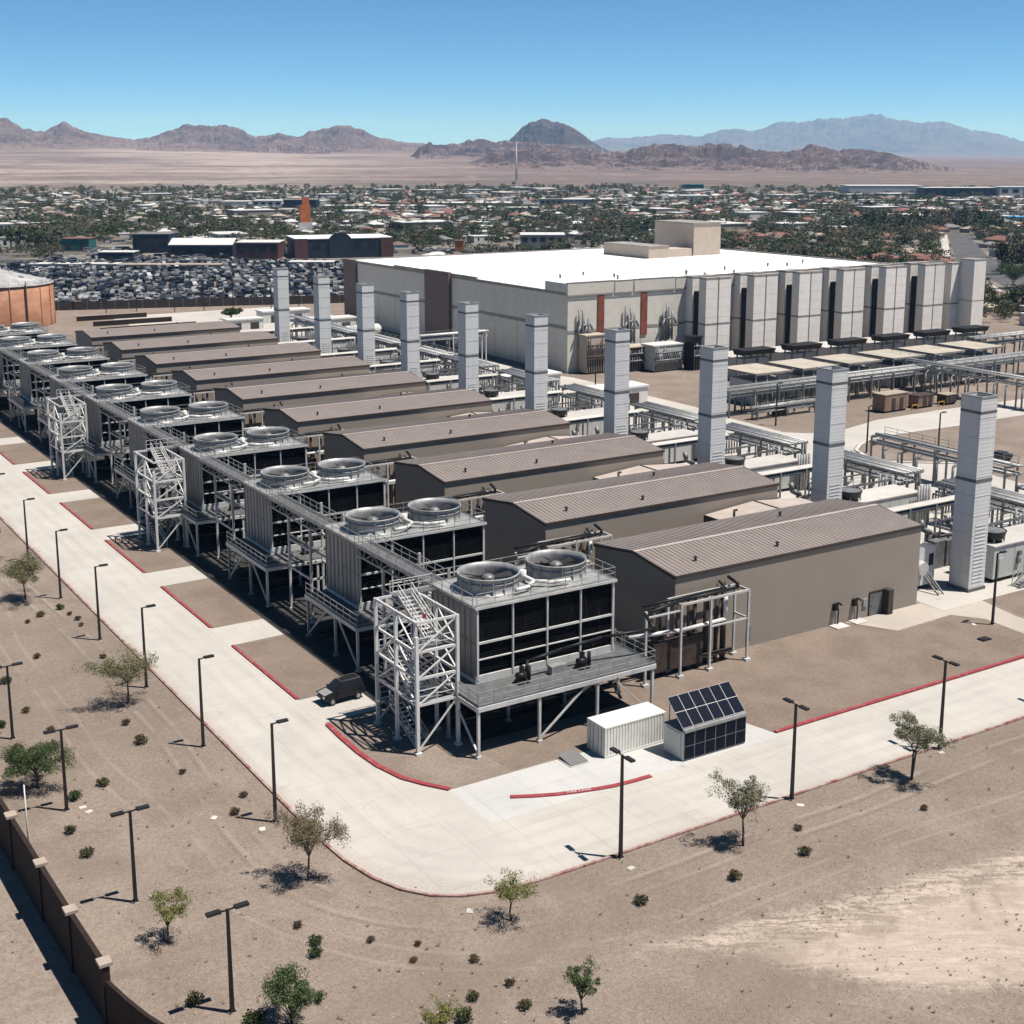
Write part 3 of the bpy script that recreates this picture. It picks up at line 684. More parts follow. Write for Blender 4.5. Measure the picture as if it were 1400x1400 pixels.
    for k in range(7): a.box(0.2 + 1.95 * k, 0.45 + 1.95 * k, -0.3, Y, 4.02, 4.38)
    obj('ground_pipes', a, 'void', t)
    return t
ct0 = make_cooling_tower()
CT_LABEL = ['nearest cooling tower at the road bend, two open fan drums over black sides',
            'second cooling tower from the road bend, its ribbed end panel facing the road']
towers = [ct0]
ct0['label'] = CT_LABEL[0]
for i in range(1, 10):
    lab = CT_LABEL[1] if i == 1 else '%s cooling tower from the road bend, grey twin fan drums up on stilts' % ORD[i]
    towers.append(dup(ct0, (TU, TV + D * i, 0), lab))

def make_walkway():
    t = thing('walkway_bridge', '', 'walkway', (TU, TV + 7.3, 0), group='steel walkways between the cooling towers')
    L = D - 7.3; Z = 11.0
    x0, x1 = -0.35, 1.25
    obj('floor', MB().box(x0, x1, 0.22, L - .22, Z - .10, Z - .03), 'deck', t)
    a = MB()
    for x in (x0, x1):
        a.beam((x, .2, Z - .12), (x, L - .2, Z - .12), .12, .28); a.beam((x, .2, Z - 1.0), (x, L - .2, Z - 1.0), .12, .16)
        n = 8
        for k in range(n + 1):
            y = .25 + (L - .5) * k / n; a.beam((x, y, Z - .15), (x, y, Z - 1.0), .07)
            if k < n: a.beam((x, y, Z - (1.0 if k % 2 else .2)), (x, y + (L - .5) / n, Z - (.2 if k % 2 else 1.0)), .06)
    for k in range(12): y = .3 + (L - .6) * k / 11; a.beam((x0, y, Z - .16), (x1, y, Z - .16), .08)
    obj('truss', a, 'galv', t)
    obj('railing', MB().rail([(x0, -7.3, Z), (x0, L, Z)], 1.07, 1.6).rail([(x1, .2, Z), (x1, L - .1, Z)], 1.07, 1.6), 'galv', t)
    for y in (3.2, 8.6):
        for x in (x0 + .1, x1 + 2.2):
            obj('leg', MB().box(x - .11, x + .11, y - .11, y + .11, .18, Z - (1.08 if x < 1 else .1)).box(x - .22, x + .22, y - .22, y + .22, 0, .18), 'steel', t)
        for z in (Z - 1.2, 7.6, 4.6): obj('cross_beam', MB().beam((x0 + .1, y, z), (x1 + 2.2, y, z), .16, .2), 'steel', t)
    for x in (x0 + .1, x1 + 2.2):
        for z in (7.6, 4.6): obj('side_beam', MB().beam((x, 3.3, z), (x, 8.5, z), .14, .18), 'steel', t)
    a = MB()
    for x, z in ((1.9, 9.6), (2.6, 9.6), (2.2, 6.2)): a.tube((x, .1, z), (x, L - .1, z), .18)
    obj('pipe_run', a, 'galvdark', t)
    return t
wb0 = make_walkway()
wb0['label'] = 'railed steel walkway linking the nearest cooling tower with the one behind it'
for i in range(1, 9):
    dup(wb0, (TU, TV + 7.3 + D * i, 0), 'railed steel walkway linking the %s and %s cooling towers from the road bend' % (ORD[i], ORD[i + 1]))

def make_stair_tower():
    t = thing('stair_tower', '', 'stair tower', (-29.1, -4.15, 0), group='white lattice stair towers')
    X, Y, H = 3.65, 7.0, 11.0
    cs = [(0, 0), (X, 0), (0, Y), (X, Y), (0, Y / 2), (X, Y / 2)]
    for x, y in cs:
        l = MB().box(x - .13, x + .13, y - .13, y + .13, .2, H - (1.2 if (x, y) == (0, 0) else 0)).box(x - .26, x + .26, y - .26, y + .26, 0, .2)
        obj('leg', l, 'white', t)
    a = MB()
    Z = [4.1, 6.3, 8.5, 10.9]
    for z in Z:
        for p, q in (((0, 0), (X, 0)), ((X, 0), (X, Y)), ((0, Y), (X, Y)), ((0, 0), (0, Y))):
            a.beam((p[0], p[1], z), (q[0], q[1], z), .15, .2)
    obj('ring_beams', a, 'white', t)
    a = MB()
    zz = [0.3] + Z
    for k in range(4):
        a.beam((0.05, 0, zz[k]), (X, 0, zz[k + 1]), .11); a.beam((0.05, Y, zz[k]), (X, Y, zz[k + 1]), .11)
        for x in (0, X):
            if k: a.beam((x, 0, zz[k]), (x, Y / 2, zz[k + 1]), .11); a.beam((x, Y, zz[k]), (x, Y / 2, zz[k + 1]), .11)
    obj('diagonal_braces', a, 'white', t)
    def flight(x, y0, y1, z0, z1, w=1.15):
        s = MB()
        for xx in (x, x + w): s.beam((xx, y0, z0), (xx, y1, z1), .07, .26)
        n = max(3, int(abs(z1 - z0) / .2))
        for k in range(n): f = (k + .5) / n; yy = y0 + (y1 - y0) * f; z = z0 + (z1 - z0) * f; s.box(x, x + w, yy - .13, yy + .13, z - .02, z + .03)
        st = obj('stair_flight', s, 'steel', t)
        r = MB()
        for xx in (x, x + w):
            for h in (.55, 1.05): r.beam((xx, y0, z0 + h), (xx, y1, z1 + h), .05)
            for k in range(5): f = k / 4; r.beam((xx, y0 + (y1 - y0) * f, z0 + (z1 - z0) * f), (xx, y0 + (y1 - y0) * f, z0 + (z1 - z0) * f + 1.05), .045)
        obj('handrail', r, 'white', st)
    lv = [0.1, 2.2, 4.2, 6.3, 8.5]
    for k in range(4):
        y0, y1 = (1.3, 5.7) if k % 2 == 0 else (5.7, 1.3)
        flight(.45 if k % 2 == 0 else 1.95, y0, y1, lv[k], lv[k + 1])
        ye = (5.7, Y) if k % 2 == 0 else (0, 1.3)
        l = MB().box(.15, X - .15, ye[0], ye[1], lv[k + 1] - .08, lv[k + 1])
        lo = obj('landing', l, 'deck', t)
        yy = ye[1] - .1 if k % 2 == 0 else .1
        obj('landing_railing', MB().rail([(.2, yy, lv[k + 1]), (X - .2, yy, lv[k + 1])], 1.07, 1.6), 'white', lo)
    flight(1.75, 1.3, 6.3, 8.5, 11.0, 1.2)
    l = MB().box(1.5, 5.6, 6.3, Y + .3, 10.92, 11.0); lo = obj('landing', l, 'deck', t)
    obj('landing_railing', MB().rail([(1.5, Y + .3, 11.0), (5.5, Y + .3, 11.0)], 1.07, 1.4), 'white', lo)
    obj('warning_plate', MB().box(2.0, 2.32, 2.6, 2.64, 10.2, 10.52), 'redthing', t)
    return t
st0 = make_stair_tower()
st0['label'] = 'nearest white lattice stair tower, standing at the red kerb of the road bend'
dup(st0, (-28.85, 61.3, 0), 'second white lattice stair tower from the road bend, on a gravel island')
dup(st0, (-28.85, 104.0, 0), 'third white lattice stair tower from the road bend, farther up the road')
dup(st0, (-28.85, 168.2, 0), 'farthest white lattice stair tower, small at the left edge of the picture')

# ------------------------------------------------------------------ turbine halls
BL, BW, EAVE, RIDGE = 32.73, 12.63, 8.56, 9.31
def make_hall():
    t = thing('turbine_hall', '', 'hall', (0, 0, 0), group='long taupe metal halls in a row')
    a = MB().extr([(0, 0), (BW, 0), (BW, EAVE - .05), (BW / 2, RIDGE - .05), (0, EAVE - .05)], 'x', 0, BL)
    obj('wall', a, 'wall', t)
    o = .05
    sl = (RIDGE - EAVE) / (BW / 2)
    a = MB()
    th = .10
    for s in (0, 1):
        y0, y1 = (-o, BW / 2) if s == 0 else (BW + o, BW / 2)
        z0, z1 = EAVE - o * sl + .02, RIDGE + .02
        vs = [(-o, y0, z0), (BL + o, y0, z0), (BL + o, y1, z1), (-o, y1, z1), (-o, y0, z0 + th), (BL + o, y0, z0 + th), (BL + o, y1, z1 + th), (-o, y1, z1 + th)]
        fs = [(3, 2, 1, 0), (4, 5, 6, 7), (0, 1, 5, 4), (1, 2, 6, 5), (2, 3, 7, 6), (3, 0, 4, 7)]
        if s: fs = [tuple(reversed(f)) for f in fs]
        a.add(vs, fs)
        for k in range(62):
            x = -o + .15 + k * (BL + 2 * o - .3) / 61
            a.beam((x, y0, z0 + th + .025), (x, y1 - (.15 if s == 0 else -.15), z1 + th + .025), .06, .05, mi=1)
    rf = obj('roof', a, ['roof', 'ridge'], t)
    obj('ridge_cap', MB().extr([(BW / 2 - .28, RIDGE + .13), (BW / 2, RIDGE + .2), (BW / 2 + .28, RIDGE + .13), (BW / 2, RIDGE + .15)], 'x', -o, BL + o), 'ridge', rf)
    a = MB().box(-o - .02, BL + o + .02, -o - .10, -o - .005, EAVE - .2, EAVE + .1).box(-o - .02, BL + o + .02, BW + o + .005, BW + o + .10, EAVE - .2, EAVE + .1)
    for x in (-o - .08, BL + o + .01):
        a.beam((x + .035, -o, EAVE - .08), (x + .035, BW / 2, RIDGE + .04), .07, .26); a.beam((x + .035, BW + o, EAVE - .08), (x + .035, BW / 2, RIDGE + .04), .07, .26)
    obj('gutter', a, 'gutter', t)
    d = obj('door', MB().box(25.6, 27.4, -.05, -.003, 0.05, 2.4), 'galvdark', t)
    obj('door_frame', MB().box(25.5, 25.6, -.1, -.003, 0, 2.5).box(27.4, 27.5, -.1, -.003, 0, 2.5).box(25.5, 27.5, -.1, -.003, 2.5, 2.6), 'gutter', d)
    obj('door_handle', MB().box(25.8, 25.95, -.12, -.05, 1.0, 1.1), 'black', d)
    obj('door_hood', MB().box(27.5, 28.2, -.85, -.003, 0.0, 2.65), 'gutter', t)
    for x in (20.6, 23.3):
        a = MB().box(x - .25, x + .25, -.35, -.003, 1.6, 2.3).tube((x + .4, -.2, 0), (x + .4, -.2, 1.7), .07).path([(x, -.2, 2.2), (x, -.6, 2.5), (x + .4, -.6, 2.2)], .1)
        obj('valve_set', a, 'black', t)
        obj('valve_pad', MB().box(x - .7, x + 1.0, -1.3, -.05, .012, .1), 'stone', t)
    obj('downpipe', MB().box(9.0, 9.25, -.2, -.003, .6, 2.2), 'galvdark', t)
    obj('control_panel', MB().box(24.6, 25.2, -.15, -.003, 1.2, 2.0), 'galv', t)
    for x, y in ((4.0, 2.0), (14.0, 1.6), (21.5, 9.2)):
        z = EAVE + sl * (y if y < BW / 2 else BW - y)
        obj('roof_vent', MB().tube((x, y, z), (x, y, z + .5), .12).tube((x, y, z + .5), (x, y, z + .6), .2), 'gutter', rf)
    return t
h0 = make_hall()
h0['label'] = 'nearest taupe metal hall with its long plain wall and door facing the road'
for i in range(1, 10):
    dup(h0, (0, D * i, 0), '%s long taupe metal hall counted from the near road, low pitched ribbed roof' % ORD[i])

def make_annex():
    t = thing('annex_shed', '', 'shed', (0, 0, 0), group='low pale roofed sheds between the halls')
    x0, x1, y0, y1 = 21.4, 35.6, -6.3, -.45; xm = 28.6; ze, zr = 6.55, 7.15
    a = MB().extr([(x0, 0), (x1, 0), (x1, ze), (xm, zr), (x0, ze)], 'y', y0, y1)
    obj('wall', a, 'wall', t)
    a = MB().add([(x0 - .2, y0 - .2, ze + .02), (xm, y0 - .2, zr + .04), (xm, y1, zr + .04), (x0 - .2, y1, ze + .02)], [(0, 1, 2, 3)]).add([(xm, y0 - .2, zr + .04), (x1 + .2, y0 - .2, ze + .02), (x1 + .2, y1, ze + .02), (xm, y1, zr + .04)], [(0, 1, 2, 3)])
    rf = obj('roof', a, 'annexroof', t)
    obj('ridge_cap', MB().box(xm - .12, xm + .12, y0 - .2, y1, zr + .045, zr + .10), 'gutter', rf)
    obj('end_fascia', MB().box(x0 - .26, x0 - .19, y0 - .2, y1, ze - 1.0, ze + .05), 'gutter', t)
    obj('vent_pipe', MB().tube((x0 + 1.0, y0 + 2.2, ze), (x0 + 1.0, y0 + 2.2, ze + 1.25), .14).tube((x0 + 1.0, y0 + 2.2, ze + 1.2), (x0 + 1.4, y0 + 2.2, ze + 1.2), .14), 'gutter', rf)
    return t
an0 = make_annex(); an0.location = (0, D, 0)
an0['label'] = 'pale pitched shed roof wedged between the nearest and second taupe halls'
for i in range(2, 10): dup(an0, (0, D * i, 0), 'pale pitched shed roof wedged between the %s and %s taupe halls' % (ORD[i - 1], ORD[i]))

# pipe frame at the gable of every hall
def make_gable_rack():
    t = thing('gable_pipe_rack', '', 'pipe rack', (0, 0, 0), group='white pipe frames at the gable ends')
    xs = [-5.4, -1.4, 2.05, 6.6]
    for k, x in enumerate(xs):
        for y in (-2.65, -.75):
            if k == 0 and y > -2: continue
            if x > 0 and y > -2 and k == 2: continue
            l = MB().box(x - .1, x + .1, y - .1, y + .1, .25, 7.0).box(x - .3, x + .3, y - .3, y + .3, 0, .25)
            obj('leg', l, 'steel', t)
    a = MB()
    for y in (-2.65, -.75): a.beam((-1.4, y, 6.9), (6.6, y, 6.9), .16, .2)
    for x in (-1.4, 2.05, 6.6): a.beam((x, -2.65, 6.9), (x, -.75, 6.9), .16, .2)
    a.beam((2.05, -2.65, 4.2), (6.6, -2.65, 4.2), .14); a.beam((6.6, -2.65, 4.2), (6.6, -.75, 4.2), .14); a.beam((-5.4, -2.65, 6.4), (-1.4, -2.65, 6.4), .14)
    obj('top_beams', a, 'steel', t)
    a = MB().path([(-6.9, -5.6, 6.7), (-5.4, -2.5, 6.75), (-1.0, -2.2, 7.15), (5.6, -2.2, 7.2), (5.6, -2.2, 7.6), (6.2, -.2, 7.6)], .16).path([(-4.9, -1.6, 7.1), (4.6, -1.6, 7.2), (5.2, -.1, 7.3)], .13)
    obj('top_pipe', a, 'black', t)
    a = MB()
    for k, x in enumerate((-3.6, -2.4, -.4, .6, 1.4, 3.0, 3.8, 4.9)): a.tube((x, -1.4 + .25 * (k % 3), 0), (x, -1.4 + .25 * (k % 3), 6.7), .2 + .07 * (k % 2))
    a.tube((-5, -1.6, 1.0), (5.5, -1.6, 1.0), .24).box(-3.9, 1.9, -1.9, -.6, .6, 3.4)
    obj('riser_pipes', a, 'rust', t)
    obj('lagged_pipe', MB().path([(-6.2, -1.2, 4.3), (-1.0, -2.2, 4.3), (4.2, -2.2, 4.4), (4.2, -2.2, 6.6)], .2), 'white', t)
    a = MB()
    for k in range(5): a.tube((-5.6 - .8 * k, 0.6, 0), (-5.6 - .8 * k, .6, 4.2 + .5 * (k % 3)), .16)
    a.box(-8.2, -5.0, 1.4, 5.4, 0, 2.3)
    obj('machine_skid', a, 'rust', t)
    return t
gr0 = make_gable_rack(); gr0['label'] = 'white pipe frame with black pipes at the gable of the nearest taupe hall'
for i in range(1, 10): dup(gr0, (0, D * i, 0), 'white pipe frame with black pipes at the gable of the %s taupe hall' % ORD[i])

# ------------------------------------------------------------------ exhaust stacks of the near row
SU, SV, SW, SD, SH = 40.39, -0.38, 2.56, 2.64, 21.34
def make_stack():
    t = thing('exhaust_stack', '', 'exhaust stack', (SU, SV, 0), group='tall square grey exhaust stacks')
    a = MB()
    w = .16
    for z0, z1 in ((.35, 12.15), (12.5, SH - 1.75), (SH - 1.45, SH)):
        a.box(0, SW, 0, w, z0, z1).box(0, SW, SD - w, SD, z0, z1).box(0, w, w, SD - w, z0, z1).box(SW - w, SW, w, SD - w, z0, z1)
    for k in range(1, 10):
        z = k * 2.13
        if abs(z - 12.3) < .4 or z > SH - 2: continue
        a.box(-.025, SW + .025, -.025, SD + .025, z - .035, z + .035)
    obj('shell', a, 'stack', t)
    obj('dark_band', MB().box(-.04, SW + .04, -.04, SD + .04, 12.15, 12.5), 'band', t)
    obj('dark_band', MB().box(-.02, SW + .02, -.02, SD + .02, SH - 1.75, SH - 1.45), 'band', t)
    obj('cap', MB().box(-.07, SW + .07, -.07, .16, SH, SH + .12).box(-.07, SW + .07, SD - .16, SD + .07, SH, SH + .12).box(-.07, .16, .16, SD - .16, SH, SH + .12).box(SW - .16, SW + .07, .16, SD - .16, SH, SH + .12), 'galv', t)
    obj('base', MB().box(-.12, SW + .12, -.12, SD + .12, 0, .35), 'band', t)
    obj('flue', MB().box(.3, SW - .3, .3, SD - .3, .4, SH - 1.9), 'void', t)
    a = MB()
    for k in range(16): a.box(SW * .18, SW * .82, -.045, -.003, 1.0 + k * .42, 1.12 + k * .42)
    obj('louvre_strip', a, 'stack', t)
    return t
s0 = make_stack()
s0['label'] = 'nearest grey square exhaust stack, tallest in the photo, beside the nearest hall'
DV = {7: -2.95, 8: -3.9, 9: -3.57}
for i in range(1, 10):
    dup(s0, (SU, SV + D * i + DV.get(i, 0), 0), '%s square grey exhaust stack counted from the nearest one, behind the halls' % ORD[i])

# ------------------------------------------------------------------ machinery behind each hall
def make_filter_house():
    t = thing('filter_house', '', 'filter house', (0, 0, 0), group='white gabled boxes at the hall ends')
    x0, x1, y0, y1 = 34.4, 38.8, 3.0, 8.6
    a = MB().extr([(x0, .5), (x1, .5), (x1, 4.6), ((x0 + x1) / 2, 5.4), (x0, 4.6)], 'y', y0, y1); obj('body', a, 'white', t)
    obj('roof', MB().extr([(x0 - .15, 4.62), ((x0 + x1) / 2, 5.44), (x1 + .15, 4.62), (x1 + .15, 4.7), ((x0 + x1) / 2, 5.54), (x0 - .15, 4.7)], 'y', y0 - .15, y1 + .15), 'white', t)
    xm = (x0 + x1) / 2
    a = MB().tube((xm - .3, y0, 2.6), (xm - .3, y0 - .7, 2.6), .85, .75, 16); obj('round_fan', a, 'enc', t)
    obj('hatch', MB().box(xm + 1.2, xm + 1.9, y0 - .06, y0 - .003, 2.6, 3.9), 'black', t)
    a = MB()
    for x in (x0 + .2, x1 - .2):
        for y in (y0 + .2, y1 - .2): a.box(x - .15, x + .15, y - .15, y + .15, 0, .5)
    obj('feet', a, 'band', t)
    obj('step_ladder', MB().beam((xm + .3, y0 - 2.4, 0), (xm + .3, y0 - .3, 1.6), .08, .2).beam((xm + 1.1, y0 - 2.4, 0), (xm + 1.1, y0 - .3, 1.6), .08, .2).rail([(xm + .3, y0 - 2.4, 0), (xm + .3, y0 - .3, 1.6)], 1, 1.2, toe=False), 'galv', t)
    return t
f0 = make_filter_house(); f0['label'] = 'white gabled box with a round fan between the nearest hall and nearest stack'
for i in range(1, 10): dup(f0, (0, D * i, 0), 'white gabled box at the far end of the %s taupe hall' % ORD[i])

def make_enclosure():
    t = thing('turbine_enclosure', '', 'enclosure', (0, 0, 0), group='pale machine enclosures beside the stacks')
    x0, x1, y0, y1, H = 45.2, 57.6, .3, 4.6, 4.25
    obj('body', MB().box(x0, x1, y0, y1, .45, H - .14), 'enc', t)
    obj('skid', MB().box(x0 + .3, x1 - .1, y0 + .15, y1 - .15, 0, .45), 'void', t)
    obj('roof', MB().box(x0 - .12, x1 + .12, y0 - .14, y1 + .14, H - .14, H), 'encroof', t)
    a = MB()
    for k in range(1, 7): x = x0 + (x1 - x0) * k / 7; a.box(x - .03, x + .03, y0 - .03, y0 - .002, .5, H - .2)
    obj('panel_ribs', a, 'enc', t)
    obj('end_louvre', MB().box(x1 + .002, x1 + .22, y0 + .3, y1 - .3, .8, H - .5), 'black', t)
    for x, z in ((x0 + 4.2, 2.9), (x0 + 4.1, 2.0)): obj('gauge_box', MB().box(x - .25, x + .25, y0 - .25, y0 - .003, z - .25, z + .25), 'galvdark', t)
    obj('door', MB().box(x0 + .9, x0 + 2.0, y0 - .06, y0 - .003, .5, 2.7), 'enc', t)
    # dark round fan cooler at the stack end, and ducts beyond
    return t
def make_cooler():
    t = thing('fan_cooler', '', 'fan cooler', (0, 0, 0), group='black round fan coolers on the enclosures')
    c = (46.9, 2.0, 4.3)
    obj('bowl', MB().lathe([(.01, 0), (.85, 0), (1.30, .45), (1.42, 1.05), (1.48, 1.1), (1.48, 1.22), (1.36, 1.22), (1.25, .7), (.01, .55)], c, 28), 'black', t)
    obj('grille', MB().lathe([(1.35, 1.18), (.9, 1.27), (.01, 1.3)], c, 20), 'galvdark', t)
    a = MB()
    for k in range(4): an = .8 + k * math.pi / 2; a.beam((c[0] + 1.25 * math.cos(an), c[1] + 1.25 * math.sin(an), c[2]), (c[0] + 1.25 * math.cos(an), c[1] + 1.25 * math.sin(an), c[2] + .6), .12)
    obj('feet', a, 'galvdark', t)
    return t
def make_duct():
    t = thing('duct_bridge', '', 'duct', (0, 0, 0), group='white roofed ducts behind the halls')
    x0, x1, y, z = 34.0, 54.0, 12.0, 6.3
    obj('cover', MB().extr([(y - .75, z), (y, z + .22), (y + .75, z), (y + .75, z - .1), (y - .75, z - .1)], 'x', x0, x1), 'encroof', t)
    a = MB()
    for yy, r in ((y - .4, .25), (y + .1, .3), (y + .5, .18)): a.tube((x0 + .3, yy, z - .55), (x1, yy, z - .55), r)
    obj('pipe_run', a, 'galvdark', t)
    for k in range(5):
        x = x0 + 1 + k * 4.5
        for yy in (y - .65, y + .65): obj('leg', MB().box(x - .1, x + .1, yy - .1, yy + .1, 0, z - .1), 'galv', t)
    a = MB()
    for k in range(4):
        x = 36.5 + 4.4 * k; a.path([(x, y - 1.2, 4.8), (x, y - 1.6, 3.8), (x + 1.2, y - 1.6, 3.2), (x + 1.2, y - 1.2, 1.0)], .35)
        a.box(x - .8, x + 1.6, y - 3.0, y - 1.0, 0, 1.4)
    obj('pipe_loops', a, 'galvdark', t)
    a = MB()
    rr = random.Random(5)
    for k in range(9):
        x = 44.5 + rr.random() * 14; yy = 7.0 + rr.random() * 4; w = .5 + rr.random() * 1.1; h = 1 + rr.random() * 2.4; obj('skid_box', MB().box(x - w, x + w, yy - .6, yy + .6, 0, h), ('enc', 'galvdark', 'rust')[k % 3], t)
    return t
def make_bundle():
    t = thing('pipe_bundle', '', 'pipe rack', (0, 0, 0), group='pipe racks along the yard road')
    u0, u1 = 59.5, 63.5
    for v in (6.0, 10.5, 15.0, 19.5):
        for u in (u0, u1): obj('leg', MB().box(u - .12, u + .12, v - .12, v + .12, 0, 5.4), 'galvdark', t)
        for z in (5.0, 3.6): obj('cross_beam', MB().beam((u0, v, z), (u1, v, z), .2, .26), 'galvdark', t)
    a = MB(); 
    for k, (u, r) in enumerate(((59.8, .2), (60.4, .14), (61.0, .26), (61.8, .16), (62.4, .2), (63.0, .3))):
        a.tube((u, 4.6, 5.35), (u, 21.0, 5.35), r); a.tube((u, 5.4, 3.95), (u, 20.2, 3.95), r * .8)
    obj('pipe_run', a, 'galv', t)
    a = MB()
    for k in range(7):
        v = 6.2 + k * 2.0; a.path([(63.4, v, 5.2), (64.3, v, 4.9), (64.3, v, 1.2), (63.2, v, .6)], .2)
    obj('loop_pipes', a, 'galvdark', t)
    a = MB()
    for k in range(6): a.tube((58.4, 5 + k * .55, 0), (58.4, 5 + k * .55, 4.6 + .4 * (k % 2)), .16)
    for k in range(5): a.tube((56.6 + .5 * k, 21.0, 0), (56.6 + .5 * k, 21.0, 5.2), .17)
    obj('riser_pipes', a, 'galv', t)
    return t
protos = [(make_enclosure(), 'pale grey machine enclosure', 'with a flat roof'), (make_cooler(), 'black round fan cooler', 'on the enclosure roof'), (make_duct(), 'white covered duct on legs', 'with pipe loops'), (make_bundle(), 'steel pipe rack with bundled pipes', 'along the yard road')]
for o, a, b in protos:
    o['label'] = '%s beside the nearest exhaust stack, %s' % (a, b)
    for i in range(1, 10):
        dup(o, (0, D * i + DV.get(i, 0), 0), '%s beside the %s exhaust stack, %s' % (a, ORD[i], b))
# steps and rails by the nearest enclosure
t = thing('access_steps', 'railed metal access steps in front of the nearest pale enclosure', 'steps', (46.2, -2.6, 0))
a = MB()
for x in (0, 3.4): pass
for y in (0, 1.1): a.beam((0, y, 0.05), (3.0, y, 1.9), .08, .25); a.beam((3.0, y, 1.9), (6.5, y, 1.9), .08, .2)
for k in range(9): a.box(.15 + k * .33, .45 + k * .33, 0, 1.1, .1 + k * .21, .15 + k * .21)
a.box(3.0, 6.5, 0, 1.1, 1.88, 1.95)
obj('treads', a, 'galv', t)
obj('railing', MB().rail([(0, 0, .05), (3, 0, 1.9), (6.5, 0, 1.9)], 1.05, 1.2, .06, toe=False).rail([(0, 1.1, .05), (3, 1.1, 1.9), (6.5, 1.1, 1.9)], 1.05, 1.2, .06, toe=False), 'galv', t)
a = MB()
for x in (3.2, 6.3):
    for y in (.05, 1.05): a.box(x - .06, x + .06, y - .06, y + .06, 0, 1.9)
obj('posts', a, 'galvdark', t)

def make_clutter():
    t = thing('pump_skid', '', 'pump skid', (0, 0, 0), group='cluttered pump skids behind the stacks')
    rr = random.Random(11)
    obj('skid', MB().box(47.5, 58.5, 5.6, 10.4, 0, .3), 'galvdark', t)
    for k in range(7):
        x, y, h = 48.2 + 1.5 * k, 6.2 + rr.random() * 3.2, .9 + rr.random() * 1.7
        m = MB().tube((x, y, .3), (x, y, h), .3 + .25 * rr.random(), n=10); obj('vessel', m, ('galvdark', 'enc', 'rust', 'black')[k % 4], t)
    a = MB()
    for k in range(9):
        x, y = 47.8 + rr.random() * 10, 5.8 + rr.random() * 4; z = .8 + rr.random() * 3.4
        a.path([(x, y, .3), (x, y, z), (x + rr.uniform(-2.5, 2.5), y, z), (x + rr.uniform(-2, 2), y + rr.uniform(-1.5, 1.5), z)], .08 + .09 * rr.random(), n=6)
    obj('pipework', a, 'galvdark', t)
    a = MB()
    for x in (48, 51.4, 54.8, 58.2):
        for y in (5.8, 10.2): a.box(x - .08, x + .08, y - .08, y + .08, .3, 4.6)
    for y in (5.8, 10.2): a.beam((48, y, 4.5), (58.2, y, 4.5), .14, .2); a.beam((48, y, 2.6), (58.2, y, 2.6), .1)
    obj('frame', a, 'galvdark', t)
    obj('railing', MB().rail([(48, 5.8, 4.6), (58.2, 5.8, 4.6)], 1.0, 1.7, .05), 'galvdark', t)
    a = MB()
    for k in range(5): a.path([(63.9 + .55 * k, 3.4, .1), (63.9 + .55 * k, 3.4, 2.4 + .3 * (k % 3)), (63.9 + .55 * k, 1.6, 2.4 + .3 * (k % 3)), (63.9 + .55 * k, 1.6, .1)], .13, n=6)
    obj('loop_pipes', a, 'galvdark', t)
    return t
k0 = make_clutter(); k0['label'] = 'cluttered pump skid with pipes behind the nearest exhaust stack'
for i in range(1, 10): dup(k0, (0, D * i + DV.get(i, 0), 0), 'cluttered pump skid with pipes behind the %s exhaust stack' % ORD[i])

